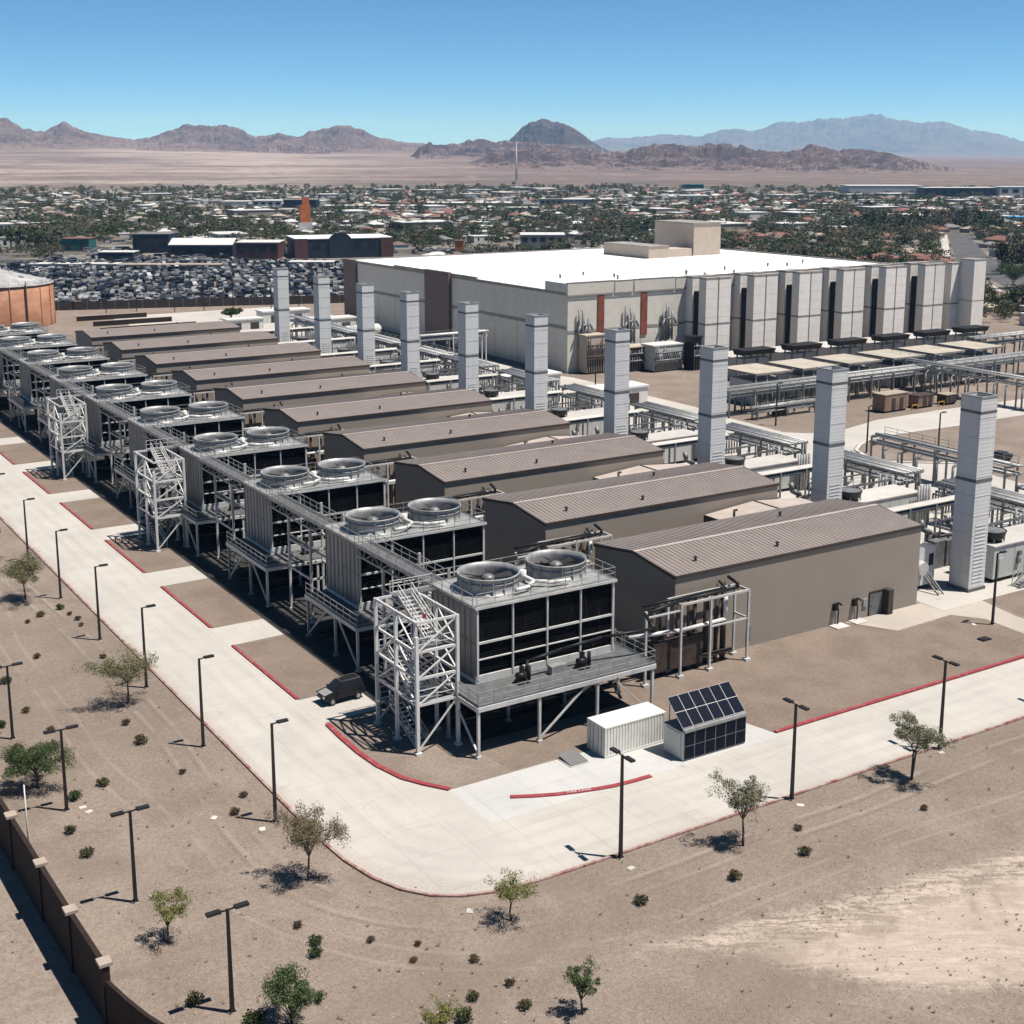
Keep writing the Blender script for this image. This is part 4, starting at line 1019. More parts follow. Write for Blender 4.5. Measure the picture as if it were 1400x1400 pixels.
# ------------------------------------------------------------------ the big white-roofed building
def make_big_building():
    t = thing('factory_building', 'large beige windowless building under a flat bright white roof', 'building', (88, 145, 0))
    LX, LY, H = 118.0, 109.5, 17.1
    obj('wall', MB().box(0, LX, 0, LY, 0, H - .02), 'beige', t)
    obj('roof', MB().add([(.45, .45, H + .0), (LX - .4, .45, H + .0), (LX - .4, LY - .4, H), (.45, LY - .4, H)], [(0, 1, 2, 3)]), 'membrane', t)
    for q in ((-.15, .42, -.1, 38, H - .35, H + .28), (-.15, .42, 38, 50, H - .35, H + .75), (-.15, .42, 62, 80, H - .35, H + .75), (-.15, .42, 80, LY, H - .35, H + .35), (.43, LX, LY - .4, LY + .1, H - .3, H + .35), (LX - .4, LX + .1, -.1, LY - .41, H - .3, H + .35)):
        obj('parapet', MB().box(*q), 'beigeband', t)
    # raised front parapet with lighter frieze
    a = MB()
    for x0, x1, z in ((-.2, 12, 19.35), (12.3, 17.2, 19.25), (17.6, 29, 19.3), (29.3, LX, 19.2)):
        a.box(x0, x1, -.25, .4, H - .25, z)
    a.box(-.2, .35, .41, 8.5, H + .29, 19.3)
    obj('front_parapet', a, 'beige', t)
    a = MB()
    for x0, x1, z in ((-.25, 12, 19.37), (12.3, 17.2, 19.27), (17.6, 29, 19.32), (29.3, LX, 19.22)): a.box(x0, x1, -.3, .45, z, z + .16)
    a.box(-.25, LX, -.32, -.26, H - .55, H - .25)
    obj('parapet_cap', a, 'beigeband', t)
    a = MB().box(-.08, -.003, .5, 49.6, 9.4, 10.1).box(-.08, -.003, 62.3, LY - .3, 9.4, 10.1).box(0, LX, -.08, -.003, 8.6, 9.2)
    obj('wall_band', a, 'beigeband', t)
    obj('brown_bay', MB().box(-.9, -.004, 49.8, 62.0, 0, H + 1.0), 'brown', t)
    obj('brown_bay', MB().box(-.6, -.004, LY - 7.5, LY + .2, 0, H + .5), 'brown', t)
    for x in (7.8, 19.6): obj('red_panel', MB().box(x, x + 1.7, -.22, -.004, 7.0, H - .7), 'rustred', t)
    # vertical panel joints
    a = MB()
    for k in range(1, 12): a.box(LX * k / 12, LX * k / 12 + .08, -.03, -.003, 0, 8.5)
    for k in range(1, 11): a.box(-.03, -.003, LY * k / 11, LY * k / 11 + .08, 0, 9.3)
    obj('panel_joints', a, 'beigeband', t)
    # roof blocks
    BWD = 10.2
    BX, BY, BY2, LXB, LYB, LYB2 = 93.0, 70.4, 88.6, 75.0, 68.4, 90.0
    p = obj('rooftop_block', MB().box(BX, BX + BWD, BY, BY2, H, 26.3), 'tan', t)
    obj('block_cap', MB().box(BX - .3, BX + BWD + .3, BY - .3, BY2 + .3, 26.3, 26.6), 'beigeband', p)
    p = obj('rooftop_block', MB().box(LXB, 82.2, LYB, LYB2, H, H + 3.3), 'tan', t)
    obj('block_cap', MB().box(LXB - .2, 82.4, LYB - .2, LYB2 + .2, H + 3.3, H + 3.5), 'beigeband', p)
    obj('rooftop_block', MB().box(83, 91.5, LYB + 1, LYB + 8, H, H + 2.3), 'tan', t)
    for k in range(14):
        rr = random.Random(k); x, y = 6 + rr.random() * 100, 6 + rr.random() * 30
        obj('roof_vent', MB().tube((x, y, H), (x, y, H + .8), .25).tube((x, y, H + .8), (x, y, H + .95), .45), 'beigeband', t)
    # dark vent clusters on the front wall
    for x in (2.6, 15.0, 25.6):
        a = MB()
        rr = random.Random(int(x))
        for k in range(4): a.tube((x + k * .75, -.6 - .3 * (k % 2), 5.5), (x + k * .75, -.6 - .3 * (k % 2), 11.5 + rr.random() * 2.2), .24, n=6)
        a.path([(x - .8, -.8, 8.2), (x + .2, -.8, 10.2), (x + 2.8, -.8, 10.4), (x + 3.4, -.8, 9.2)], .25, n=6)
        obj('vent_pipes', a, 'galvdark', t)
    return t
make_big_building()
for k, (x, y, w, d, h, nm, mat) in enumerate([(90.5, 141.5, 5, 3, 8.2, 'tan box with pipes against the corner of the big beige building', 'tan'), (99, 139.5, 13, 3.5, 5.2, 'long dark finned machine block before the big beige building', 'rust'), (104.5, 136, 8, 4.5, 5.6, 'white roofed machine box with dark sides left of the cream stacks', 'enc'), (113.2, 133.5, 2.4, 3, 7.2, 'black upright box beside the first cream stack', 'black')]):
    t = thing('machine_block', nm, 'machine', (x, y, 0))
    obj('body', MB().box(0, w, 0, d, .3, h), mat, t)
    obj('roof', MB().box(-.15, w + .15, -.15, d + .15, h, h + .25), 'white' if k == 2 else ('tan' if k < 2 else 'black'), t)
    a = MB(); rr = random.Random(k)
    for q in range(int(w * 1.6)): xx = .3 + q / 1.6; a.tube((xx, -.25, .2), (xx, -.25, h * (0.55 + .5 * rr.random())), .12, n=6)
    a.tube((0, -.4, h * .45), (w, -.4, h * .45), .22).tube((0, -.4, h * .75), (w, -.4, h * .75), .16)
    obj('pipes', a, 'rust' if k == 0 else 'galvdark', t)
    obj('skid', MB().box(.1, w - .1, .1, d - .1, 0, .3), 'void', t)

# ------------------------------------------------------------------ the far row: cream stacks, canopies
def make_quad():
    t = thing('twin_exhaust_stack', '', 'exhaust stack', (120.3, 138, 0), group='cream exhaust stacks in the far row')
    for (x, y, dp) in ((0, 0, 2.4), (3.8, 0, 2.4), (0, 4.7, 3.2), (3.8, 4.7, 3.2)):
        a = MB().box(x, x + 3.4, y, y + dp, .3, 19.3)
        for k in range(1, 9):
            z = 2.15 * k
            if abs(z - 9.3) > 1.1: a.box(x - .02, x + 3.42, y - .02, y + dp + .02, z - .04, z + .04)
        s = obj('stack_shell', a, 'rowb', t)
        for z in (9.0, 19.1): obj('dark_band', MB().box(x - .05, x + 3.45, y - .05, y + dp + .05, z, z + .35), 'beigeband', s)
    obj('connecting_duct', MB().box(.5, 6.7, 2.45, 4.65, .2, 16.2).box(3.46, 3.74, .5, 2.3, .2, 18.8).box(3.46, 3.74, 5, 7, .2, 18.8), 'void', t)
    return t
q0 = make_quad(); q0['label'] = 'leftmost cream stack cluster of the far row, in front of the beige building'
for i, u in enumerate((134.4, 148.4, 162.6, 177.0, 190.9)):
    dup(q0, (u, 138, 0), '%s cream stack cluster from the left end of the far row' % ORD[i + 1])
t = thing('exhaust_stack', 'slim cream stack right of the last cluster in the far row', 'exhaust stack', (200.2, 137.6, 0))
obj('shell', MB().box(0, 4.2, 0, 2.6, .3, 19.2), 'rowb', t); obj('dark_band', MB().box(-.05, 4.25, -.05, 2.65, 9.0, 9.35), 'beigeband', t); obj('cap', MB().box(-.08, 4.28, -.08, 2.68, 19.2, 19.45), 'beigeband', t)
t = thing('exhaust_stack', 'single cream stack at the right end of the far row, standing apart', 'exhaust stack', (203.2, 133.2, 0))
obj('shell', MB().box(0, 4.4, 0, 4.4, .3, 20.2), 'rowb', t); obj('dark_band', MB().box(-.03, 4.43, -.03, 4.43, 10, 10.2), 'beigeband', t); obj('cap', MB().box(-.08, 4.48, -.08, 4.48, 20.2, 20.45), 'beigeband', t)

def make_canopy():
    t = thing('canopy', '', 'canopy', (95.5, 94, 0), group='tan flat canopies of the far row')
    w, d, z = 9.2, 10.2, 6.2
    obj('roof', MB().box(0, w, 0, d, z - .25, z), 'canopy', t)
    obj('fascia', MB().box(-.06, w + .06, -.07, -.003, z - .35, z + .03).box(-.07, -.003, 0, d, z - .35, z + .03), 'beigeband', t)
    for x in (.3, w / 3, 2 * w / 3, w - .3):
        for y in (.3, d - .3): obj('leg', MB().box(x - .1, x + .1, y - .1, y + .1, 0, z - .25), 'steel', t)
    a = MB(); rr = random.Random(3)
    a.box(1.2, w - .6, 2.2, d - 1.5, 0, 4.4)
    for k in range(6): x = 1 + rr.random() * (w - 2); a.box(x - .5, x + .5, .9, 2.1, 0, 1.5 + rr.random() * 2.4)
    obj('machinery', a, 'enc', t)
    a = MB()
    for k in range(7): x = .8 + k * 1.3; a.tube((x, .5, 0), (x, .5, 2 + 2.6 * rr.random()), .14, n=6)
    a.tube((0, .4, 3.1), (w, .4, 3.1), .18)
    obj('pipes', a, 'galvdark', t)
    return t
c0 = make_canopy(); c0['label'] = 'leftmost tan canopy over machinery in the far row'
US = (95.5, 107.5, 119.7, 132.3, 144.3, 156.8)
for i, u in enumerate(US[1:]): dup(c0, (u, 94, 0), '%s tan canopy over machinery from the left in the far row' % ORD[i + 1])
t0 = thing('fan_cooler', 'leftmost black cooler tray behind the tan canopies', 'fan cooler', (112.5, 116, 0), group='black cooler trays behind the canopies')
obj('tray', MB().extr([(.6, 5.4), (3.4, 5.4), (4, 6.5), (0, 6.5)], 'x', 0, 8.6), 'black', t0)
a = MB()
for x in (.6, 4.3, 8.0):
    for y in (.9, 3.1): a.box(x - .12, x + .12, y - .12, y + .12, 0, 5.4)
obj('stand', a, 'galvdark', t0); obj('machine_base', MB().box(.5, 8.2, 1.2, 12, 0, 4.6), 'encroof', t0)
for i, u in enumerate((126, 139.6, 153.2, 166.8, 180.2)): dup(t0, (u, 116, 0), '%s black cooler tray from the left behind the tan canopies' % ORD[i + 1])
# the long pipe rack in front of the canopies
def rack(name, label, loc, L, W_, Z, levels, seed, axis='x', sp=6.0, deckmat='galv', posts='galvdark'):
    t = thing(name, label, 'pipe rack', loc, 0 if axis == 'x' else math.pi / 2)
    n = max(2, int(L / sp))
    for k in range(n + 1):
        x = L * k / n
        a = MB()
        for y in (0, W_): a.box(x - .12, x + .12, y - .12, y + .12, 0, Z)
        for z in levels: a.beam((x, 0, z - .25), (x, W_, z - .25), .18, .24)
        obj('bent', a, posts, t)
    rr = random.Random(seed)
    for z in levels:
        a = MB(); y = .25
        while y < W_ - .2:
            r = rr.choice([.1, .14, .2, .26]); a.tube((0 - rr.random() * 1.5, y + r, z + r - .1), (L + rr.random(), y + r, z + r - .1), r); y += 2 * r + .15
        obj('pipe_run', a, deckmat, t)
    a = MB().rail([(0, -.15, Z), (L, -.15, Z)], 1.05, 2.4, .06)
    obj('railing', a, 'galv', t)
    a = MB()
    for k in range(int(L / 3.2)):
        x = 1 + k * 3.2 + rr.random(); a.path([(x, W_ + .1, levels[0]), (x, W_ + .9, levels[0] - .4), (x, W_ + .9, .2)], .14 + .08 * rr.random(), n=6)
    obj('drop_pipes', a, 'galvdark', t)
    return t
rack('pipe_rack', 'long pipe rack with railing running in front of the tan canopies', (84, 88.2, 0), 120, 3.4, 4.6, (3.6, 4.7), 1)
rack('pipe_rack', 'pipe rack crossing at the right edge above the red trailer', (138, 60, 0), 40, 3.0, 5.6, (4.4, 5.6), 2, 'y')
rack('pipe_rack', 'pipe rack beyond the far row at the right edge', (168, 102, 0), 60, 3.2, 6.5, (5.0, 6.5), 4)
rack('pipe_rack', 'silver pipe rack beside the gravel island, behind the nearest stack', (78.5, 23.0, 0), 24, 2.6, 5.0, (3.8, 5.0), 5, 'y')
rack('pipe_rack', 'thick white pipe run at the right edge behind the nearest stack', (66, 12.0, 0), 34, 1.6, 5.6, (5.6,), 6, deckmat='white')
rack('pipe_rack', 'low pipe trestle in the gravel before the far canopies', (87, 84, 0), 14, 1.4, 2.0, (1.2, 2.0), 8)
rack('pipe_rack', 'pipe rack between the beige building and the far hall stacks', (64, 150, 0), 84, 3.0, 5.2, (4.0, 5.2), 9, 'y', deckmat='white')
rack('pipe_rack', 'covered white pipe gantry before the left wall of the beige building', (64.5, 168, 0), 17, 1.8, 7.0, (6.0, 7.0), 10, deckmat='white', posts='steel')
def site_box(x, y, w, d, h, lab, m1, m2):
    t = thing('site_box', lab, 'equipment box', (x, y, 0), .03)
    obj('body', MB().box(0, w, 0, d, .35, h), m1, t); obj('roof', MB().box(-.1, w + .1, -.1, d + .1, h, h + .14), m2, t); obj('skirt', MB().box(.2, w - .2, .2, d - .2, 0, .35), 'void', t)
    for q in (.3, .65): obj('door', MB().box(w * q, w * q + 1.0, -.06, -.003, .5, min(2.6, h - .2)), 'gutter', t)
    obj('barrier_rail', MB().beam((w + .6, -.6, .9), (w + 2.2, -.6, .9), .14).beam((w + .6, -.6, 0), (w + .6, -.6, .9), .12).beam((w + 2.2, -.6, 0), (w + 2.2, -.6, .9), .12), 'yellow', t)
site_box(110.9, 76.4, 6.2, 2.9, 3.3, 'largest tan brown equipment box beside the yard road, dark left end', 'tanbox', 'h_tan')
site_box(119.6, 76.2, 4.4, 2.4, 2.3, 'middle tan brown equipment box beside the yard road', 'tanbox', 'rust')
site_box(126.8, 75.8, 3.0, 2.2, 1.9, 'small dark brown equipment box right of the other yard boxes', 'rust', 'h_tan')
t = thing('switch_box', 'small dark box with pale lid on the gravel before the canopies', 'box', (92.5, 84.5, 0))
obj('body', MB().box(0, 2.4, 0, 1.8, 0, 1.8), 'rust', t); obj('lid', MB().box(-.1, 2.5, -.1, 1.9, 1.8, 1.95), 'stone', t)

# ------------------------------------------------------------------ orange tank
def make_tank():
    t = thing('storage_tank', 'big rust orange round tank with a pale conical roof', 'tank', (3.6, 299.2, 0))
    R, H = 14.6, 11.4
    obj('shell', MB().lathe([(R, 0), (R, H), (R - .2, H + .05)], (0, 0, 0), 72), 'tank', t)
    obj('roof', MB().lathe([(R + .25, H), (R + .25, H + .25), (R * .5, H + 2.2), (.6, H + 3.9), (.01, H + 4.0)], (0, 0, 0), 56), 'tankroof', t)
    a = MB()
    for k in range(20):
        an = 2 * math.pi * k / 20; a.beam(((R + .1) * math.cos(an), (R + .1) * math.sin(an), 0), ((R + .1) * math.cos(an), (R + .1) * math.sin(an), H), .16)
    obj('stiffeners', a, 'tank', t)
    for an in (-1.95, -1.28): obj('ladder', MB().beam(((R + .35) * math.cos(an), (R + .35) * math.sin(an), 0), ((R + .35) * math.cos(an), (R + .35) * math.sin(an), H + 1.2), .35, .2), 'gutter' if an > -1.5 else 'tankroof', t)
    a = MB(); pts = [((R - .1) * math.cos(2 * math.pi * k / 36), (R - .1) * math.sin(2 * math.pi * k / 36), H + .25) for k in range(37)]
    a.rail(pts, 1.0, 3, .06, toe=False); obj('railing', a, 'galv', t)
    obj('hatch', MB().tube((5, -7, H + 1.6), (5, -7, H + 2.5), .6).tube((-3, -9, H + 1.3), (-3, -9, H + 2.1), .5), 'tankroof', t)
make_tank()
for k, (x, y, L) in enumerate(((23.3, 294.5, 20), (24.1, 280.5, 22), (22, 266, 26))):
    t = thing('low_wall', ['low brown wall on the lot right of the orange tank, farthest back', 'low brown wall on the lot below the farthest low wall', 'low brown wall on the lot nearest the halls'][k], 'wall', (x, y, 0))
    obj('panel', MB().box(0, L, 0, .3, 0, 1.3), 'block', t); obj('coping', MB().box(-.05, L + .05, -.05, .35, 1.3, 1.42), 'capstone', t)

# ------------------------------------------------------------------ container, solar unit, hatch, cart
def make_container():
    t = thing('shipping_container', 'cream white shipping container on the pad by the cooling tower', 'container', (-17.06, -12.62, .008))
    L, Wd, H = 6.06, 2.44, 2.55
    a = MB()
    def corr(n):
        pts = []
        for k in range(n):
            x = .12 + (L - .24) * k / n; s = (L - .24) / n
            pts += [(x, .05), (x + s * .35, .05), (x + s * .5, .01), (x + s * .85, .01)]
        return pts + [(L - .12, .05)]
    for sgn in (0, 1):
        pp = corr(20); vs = []
        for x, y in pp:
            yy = y if sgn == 0 else Wd - y
            vs += [(x, yy, .16), (x, yy, H - .1)]
        a.add(vs, [((2 * k, 2 * k + 2, 2 * k + 3, 2 * k + 1) if sgn == 0 else (2 * k + 1, 2 * k + 3, 2 * k + 2, 2 * k)) for k in range(len(pp) - 1)])
    a.box(.06, .12, .08, Wd - .08, .16, H - .1).box(L - .12, L - .06, .08, Wd - .08, .16, H - .1).box(.1, L - .1, .08, Wd - .08, .05, .16)
    obj('body', a, 'container', t)
    f = MB()
    for x in (0, L - .13):
        for y in (0, Wd - .13): f.box(x, x + .13, y, y + .13, 0, H)
    for y in (0, Wd - .1):
        f.box(.14, L - .14, y, y + .1, .02, .16); f.box(.14, L - .14, y, y + .1, H - .11, H - .005)
    for x in (0, L - .1):
        f.box(x, x + .1, .14, Wd - .14, .02, .16); f.box(x, x + .1, .14, Wd - .14, H - .11, H - .005)
    obj('frame', f, 'container', t)
    obj('roof', MB().box(.05, L - .05, .05, Wd - .05, H - .05, H + .01), 'white', t)
    for y in (.16, Wd / 2 + .02):
        d = obj('door', MB().box(.0, .055, y, y + Wd / 2 - .18, .18, H - .13), 'container', t)
        obj('lock_bar', MB().tube((-.04, y + .3, .2), (-.04, y + .3, H - .15), .025, n=6).tube((-.04, y + .75, .2), (-.04, y + .75, H - .15), .025, n=6), 'galv', d)
make_container()
def make_solar():
    t = thing('solar_container', 'dark solar panel clad container with a tilted panel array on top', 'solar unit', (-12.25, -16.4, .008))
    L, Wd, H = 6.5, 2.55, 2.35
    obj('body', MB().box(.05, L - .05, .08, Wd, .08, H), 'white', t)
    obj('skid', MB().box(.15, L - .15, .15, Wd - .1, 0, .08), 'black', t)
    def grid(nx, nz, w, h, gap=.045):
        c = MB(); f = MB()
        pw, ph = w / nx, h / nz
        for i in range(nx):
            for j in range(nz): c.box(i * pw + gap / 2, (i + 1) * pw - gap / 2, -.03, 0, j * ph + gap / 2, (j + 1) * ph - gap / 2)
        f.box(0, w, -.022, .03, 0, h)
        return c, f
    c, f = grid(6, 2, L - .15, H - .15)
    fo = obj('side_panel', f, 'galv', t, (.08, .07, .12)); obj('solar_cells', c, 'pv', fo)
    c, f = grid(6, 2, L - .1, 2.75)
    fo = obj('tilted_array', f, 'steel', t, (.05, .25, H + .35)); fo.rotation_euler = (RAD(-48), 0, 0)
    obj('solar_cells', c, 'pv', fo)
    obj('roof', MB().box(.02, L - .02, .05, Wd + .03, H, H + .06), 'galvdark', t)
    a = MB().box(.05, L - .05, -.05, .25, H + .06, H + .3)
    obj('front_rail', a, 'galv', t)
    a = MB()
    for x in (.3, L / 2, L - .3): a.beam((x, 2.2, H), (x, 2.2, H + 2.0), .08)
    obj('array_props', a, 'galv', t)
    obj('end_door', MB().box(.0, .045, .4, Wd - .4, .2, H - .15), 'white', t)
make_solar()
t = thing('ground_hatch', 'grey blue metal hatch lying flat on the pad beside the container', 'hatch', (-20.25, -12.5, .008))
obj('frame', MB().box(0, 1.85, 0, 2.0, 0, .06), 'stone', t)
d = obj('lid', MB().add([(.1, .1, .08), (1.75, .1, .08), (1.75, 1.9, .30), (.1, 1.9, .30), (.1, .1, .12), (1.75, .1, .12), (1.75, 1.9, .34), (.1, 1.9, .34)], [(3, 2, 1, 0), (4, 5, 6, 7), (0, 1, 5, 4), (1, 2, 6, 5), (2, 3, 7, 6), (3, 0, 4, 7)]), 'c_grey', t)
obj('handle', MB().box(.8, 1.1, .15, .2, .13, .18), 'galv', d)

def make_cart():
    t = thing('utility_vehicle', 'black utility vehicle parked at the driveway below the cooling towers', 'vehicle', (-29.5, 9.2, .012), RAD(184)); t.scale = (.9, .9, .98)
    b = MB().extr([(-2.15, .45), (2.05, .45), (2.2, .62), (2.18, 1.0), (1.35, 1.15), (.95, 1.2), (-2.1, 1.2), (-2.2, .9)], 'y', -.95, .95) if False else MB()
    prof = [(-2.2, .48), (2.1, .48), (2.25, .68), (2.2, .98), (1.2, 1.16), (-2.15, 1.16), (-2.25, .85)]
    n = len(prof); vs = [(x, -.92, z) for x, z in prof] + [(x, .92, z) for x, z in prof]
    b.add(vs, [tuple(range(n)), tuple(reversed(range(n, 2 * n)))] + [(k, n + k, n + (k + 1) % n, (k + 1) % n) for k in range(n)])
    obj('body', b, 'black', t)
    c = MB(); p0 = [(-2.1, -.86), (1.1, -.86), (1.1, .86), (-2.1, .86)]; p1 = [(-1.95, -.7), (.35, -.7), (.35, .7), (-1.95, .7)]
    c.add([(x, y, 1.165) for x, y in p0] + [(x, y, 1.78) for x, y in p1], [(4, 5, 6, 7), (0, 1, 5, 4), (1, 2, 6, 5), (2, 3, 7, 6), (3, 0, 4, 7)])
    cb = obj('cabin', c, 'black', t)
    g = MB().add([(1.115, -.74, 1.2), (1.115, .74, 1.2), (.40, .62, 1.74), (.40, -.62, 1.74)], [(0, 1, 2, 3)]); obj('windscreen', g, 'glass', cb)
    for s in (-1, 1):
        g = MB().add([(-1.85, s * .865, 1.22), (.85, s * .865, 1.22), (.3, s * .725, 1.72), (-1.8, s * .725, 1.72)], [(0, 1, 2, 3) if s < 0 else (3, 2, 1, 0)]); obj('side_window', g, 'glass', cb)
        obj('headlight', MB().box(2.2, 2.26, s * .7 - .17, s * .7 + .17, .72, .9), 'white', t)
        for x in (-1.4, 1.4):
            w = obj('wheel', MB().tube((x, s * .74, .36), (x, s * .97, .36), .36, n=18), 'black', t); obj('rim', MB().tube((x, s * .97, .36), (x, s * .985, .36), .2, n=12), 'galv', w)
        obj('mirror', MB().box(.75, .95, s * .93, s * 1.12, 1.12, 1.3), 'c_black', t)
    obj('bonnet_panel', MB().add([(1.25, -.7, 1.165), (2.15, -.7, .995), (2.15, .7, .995), (1.25, .7, 1.165)], [(0, 1, 2, 3)]), 'c_silver', t)
    obj('roof_rack', MB().rail([(-1.8, -.6, 1.79), (.2, -.6, 1.79), (.2, .6, 1.79), (-1.8, .6, 1.79), (-1.8, -.6, 1.79)], .12, 1, .04, mid=False, toe=False), 'galvdark', t)
make_cart()

# ------------------------------------------------------------------ lamp posts
def make_lamp(kind, H):
    t = thing('lamp_post', '', 'lamp post')
    obj('footing', MB().lathe([(.24, 0), (.24, .06), (.22, .08), (.01, .08)], (0, 0, 0), 16), 'path', t)
    a = MB(); w0, w1 = .11, .075
    vs = [(-w0, -w0, .05), (w0, -w0, .05), (w0, w0, .05), (-w0, w0, .05), (-w1, -w1, H - .1), (w1, -w1, H - .1), (w1, w1, H - .1), (-w1, w1, H - .1)]
    a.add(vs, [(3, 2, 1, 0), (4, 5, 6, 7), (0, 1, 5, 4), (1, 2, 6, 5), (2, 3, 7, 6), (3, 0, 4, 7)]).box(-.18, .18, -.18, .18, .08, .14)
    obj('pole', a, 'pole', t)
    sg = (1,) if kind == 1 else (-1, 1)
    for s in sg:
        ar = obj('arm', MB().beam((0, 0, H - .16), (s * .55, 0, H - .1), .08), 'pole', t)
        hd = obj('lamp_head', MB().extr([(-.19, H - .16), (.19, H - .16), (.17, H - .02), (-.17, H - .02)], 'x', min(s * .4, s * 1.2), max(s * .4, s * 1.2)), 'pole', t)
        obj('lens', MB().box(min(s * .55, s * 1.12), max(s * .55, s * 1.12), -.14, .14, H - .175, H - .163), 'stone', hd)
    return t
l1 = make_lamp(1, 7.6); l2 = make_lamp(2, 7.6); l3 = make_lamp(2, 6.4)
l1.location = (-42.9, -8.4, 0); l1['label'] = 'single headed dark lamp post on the left road verge, nearest the bend'; l1['group'] = 'single lamp posts along the left road'
for i, (x, y) in enumerate([(-42.95, 6.3), (-43.0, 20.8), (-43.1, 35.1), (-43.1, 49.9), (-42.9, 65.2), (-43, 80), (-43, 95)]):
    dup(l1, (x, y, 0), 'single headed dark lamp post, %s along the left road from the bend' % ORD[i + 1])
l2.location = (-25.2, -25.55, 0); l2.rotation_euler = (0, 0, math.pi / 2); l2['label'] = 'double headed dark lamp post at the road bend below the solar container'; l2['group'] = 'double lamp posts along the right road'
for i, (x, lab) in enumerate([(-9.5, 'double headed dark lamp post right of the solar container'), (6.5, 'double headed dark lamp post beside the small round tree on the right'), (22.6, 'double headed dark lamp post cut by the right edge of the photo')]):
    dup(l2, (x, -25.5, 0), lab)
l3.location = (-53.4, -27.5, 0); l3['label'] = 'short double headed lamp post in the lower left gravel, nearest the camera'; l3['group'] = 'short double lamp posts in the gravel strip'
for i, (x, y) in enumerate([(-54.5, -13.5), (-55.0, 1.25), (-55.5, 16.0), (-56.0, 30.8)]):
    dup(l3, (x, y, 0), 'short double headed lamp post in the gravel strip, %s from the camera' % ORD[i + 1])
YL = [(34.2, -8.5, 'lamp post on the gravel in front of the nearest stack'), (83.4, 54.8, 'lamp post at the rounded tip of the yard gravel island'), (88.6, 45.1, 'lamp post at the back kerb of the yard gravel island'), (86.2, 78.5, 'lamp post on the gravel left of the red trailer'), (97, 14, 'lamp post at the right edge beyond the nearest stack'), (76, 118, 'lamp post before the beige building, left of the first cream stack')]
for x, y, lab in YL:
    c = dup(l1, (x, y, 0), 'single headed dark ' + lab); c['group'] = 'single lamp posts in the yard'
for k, (x, y) in enumerate([(-53.9, 1.1), (-53.7, .2), (-46.4, -5.5), (-44.1, -8.9), (-53.35, -13.4), (-53.1, -14.5), (-9.6, -26.5), (6.1, -26.0), (-25.4, -27.0), (-3.8, -9.6), (-37.1, -25.75), (32.6, -7.5)]):
    o = obj('valve_box', MB().box(-.26, .26, -.2, .2, 0, .05).box(-.2, .2, -.14, .14, .05, .062), 'stone', None, (x, y, .0), .4 * k)
    tag(o, 'small pale concrete valve box set flush in the gravel', 'valve box', 'pale valve boxes in the gravel')
t = thing('drain_box', 'dark open drain box in the gravel near the nearest stack', 'drain', (29.4, -11.3, .012))
obj('frame', MB().box(0, 1.2, 0, .8, 0, .12), 'black', t); obj('grate', MB().box(.1, 1.1, .1, .7, .12, .15), 'void', t)

# ------------------------------------------------------------------ desert trees and shrubs
def leaf_quads(mb, rnd, c, n, spread, size, flat=.75, droop=0.0):
    for _ in range(n):
        while True:
            p = Vector((rnd.uniform(-1, 1), rnd.uniform(-1, 1), rnd.uniform(-1, 1)))
            if p.length < 1: break
        p = Vector((p.x * spread, p.y * spread, p.z * spread * flat)) + c
        p.z -= droop * rnd.random()
        s = size * rnd.uniform(.6, 1.35); a = Vector((rnd.gauss(0, 1), rnd.gauss(0, 1), rnd.gauss(0, 1))).normalized(); b = a.orthogonal().normalized()
        b = (b * math.cos(rnd.random() * 6.28) + a.cross(b) * math.sin(rnd.random() * 6.28)).normalized()
        if droop: a = (a + Vector((0, 0, -1.2))).normalized(); b = a.orthogonal().normalized()
        w = s * rnd.uniform(.35, .7)
        mb.add([p - b * w * .5, p + a * s * .5, p + b * w * .5, p - a * s * .5], [(0, 1, 2, 3)])
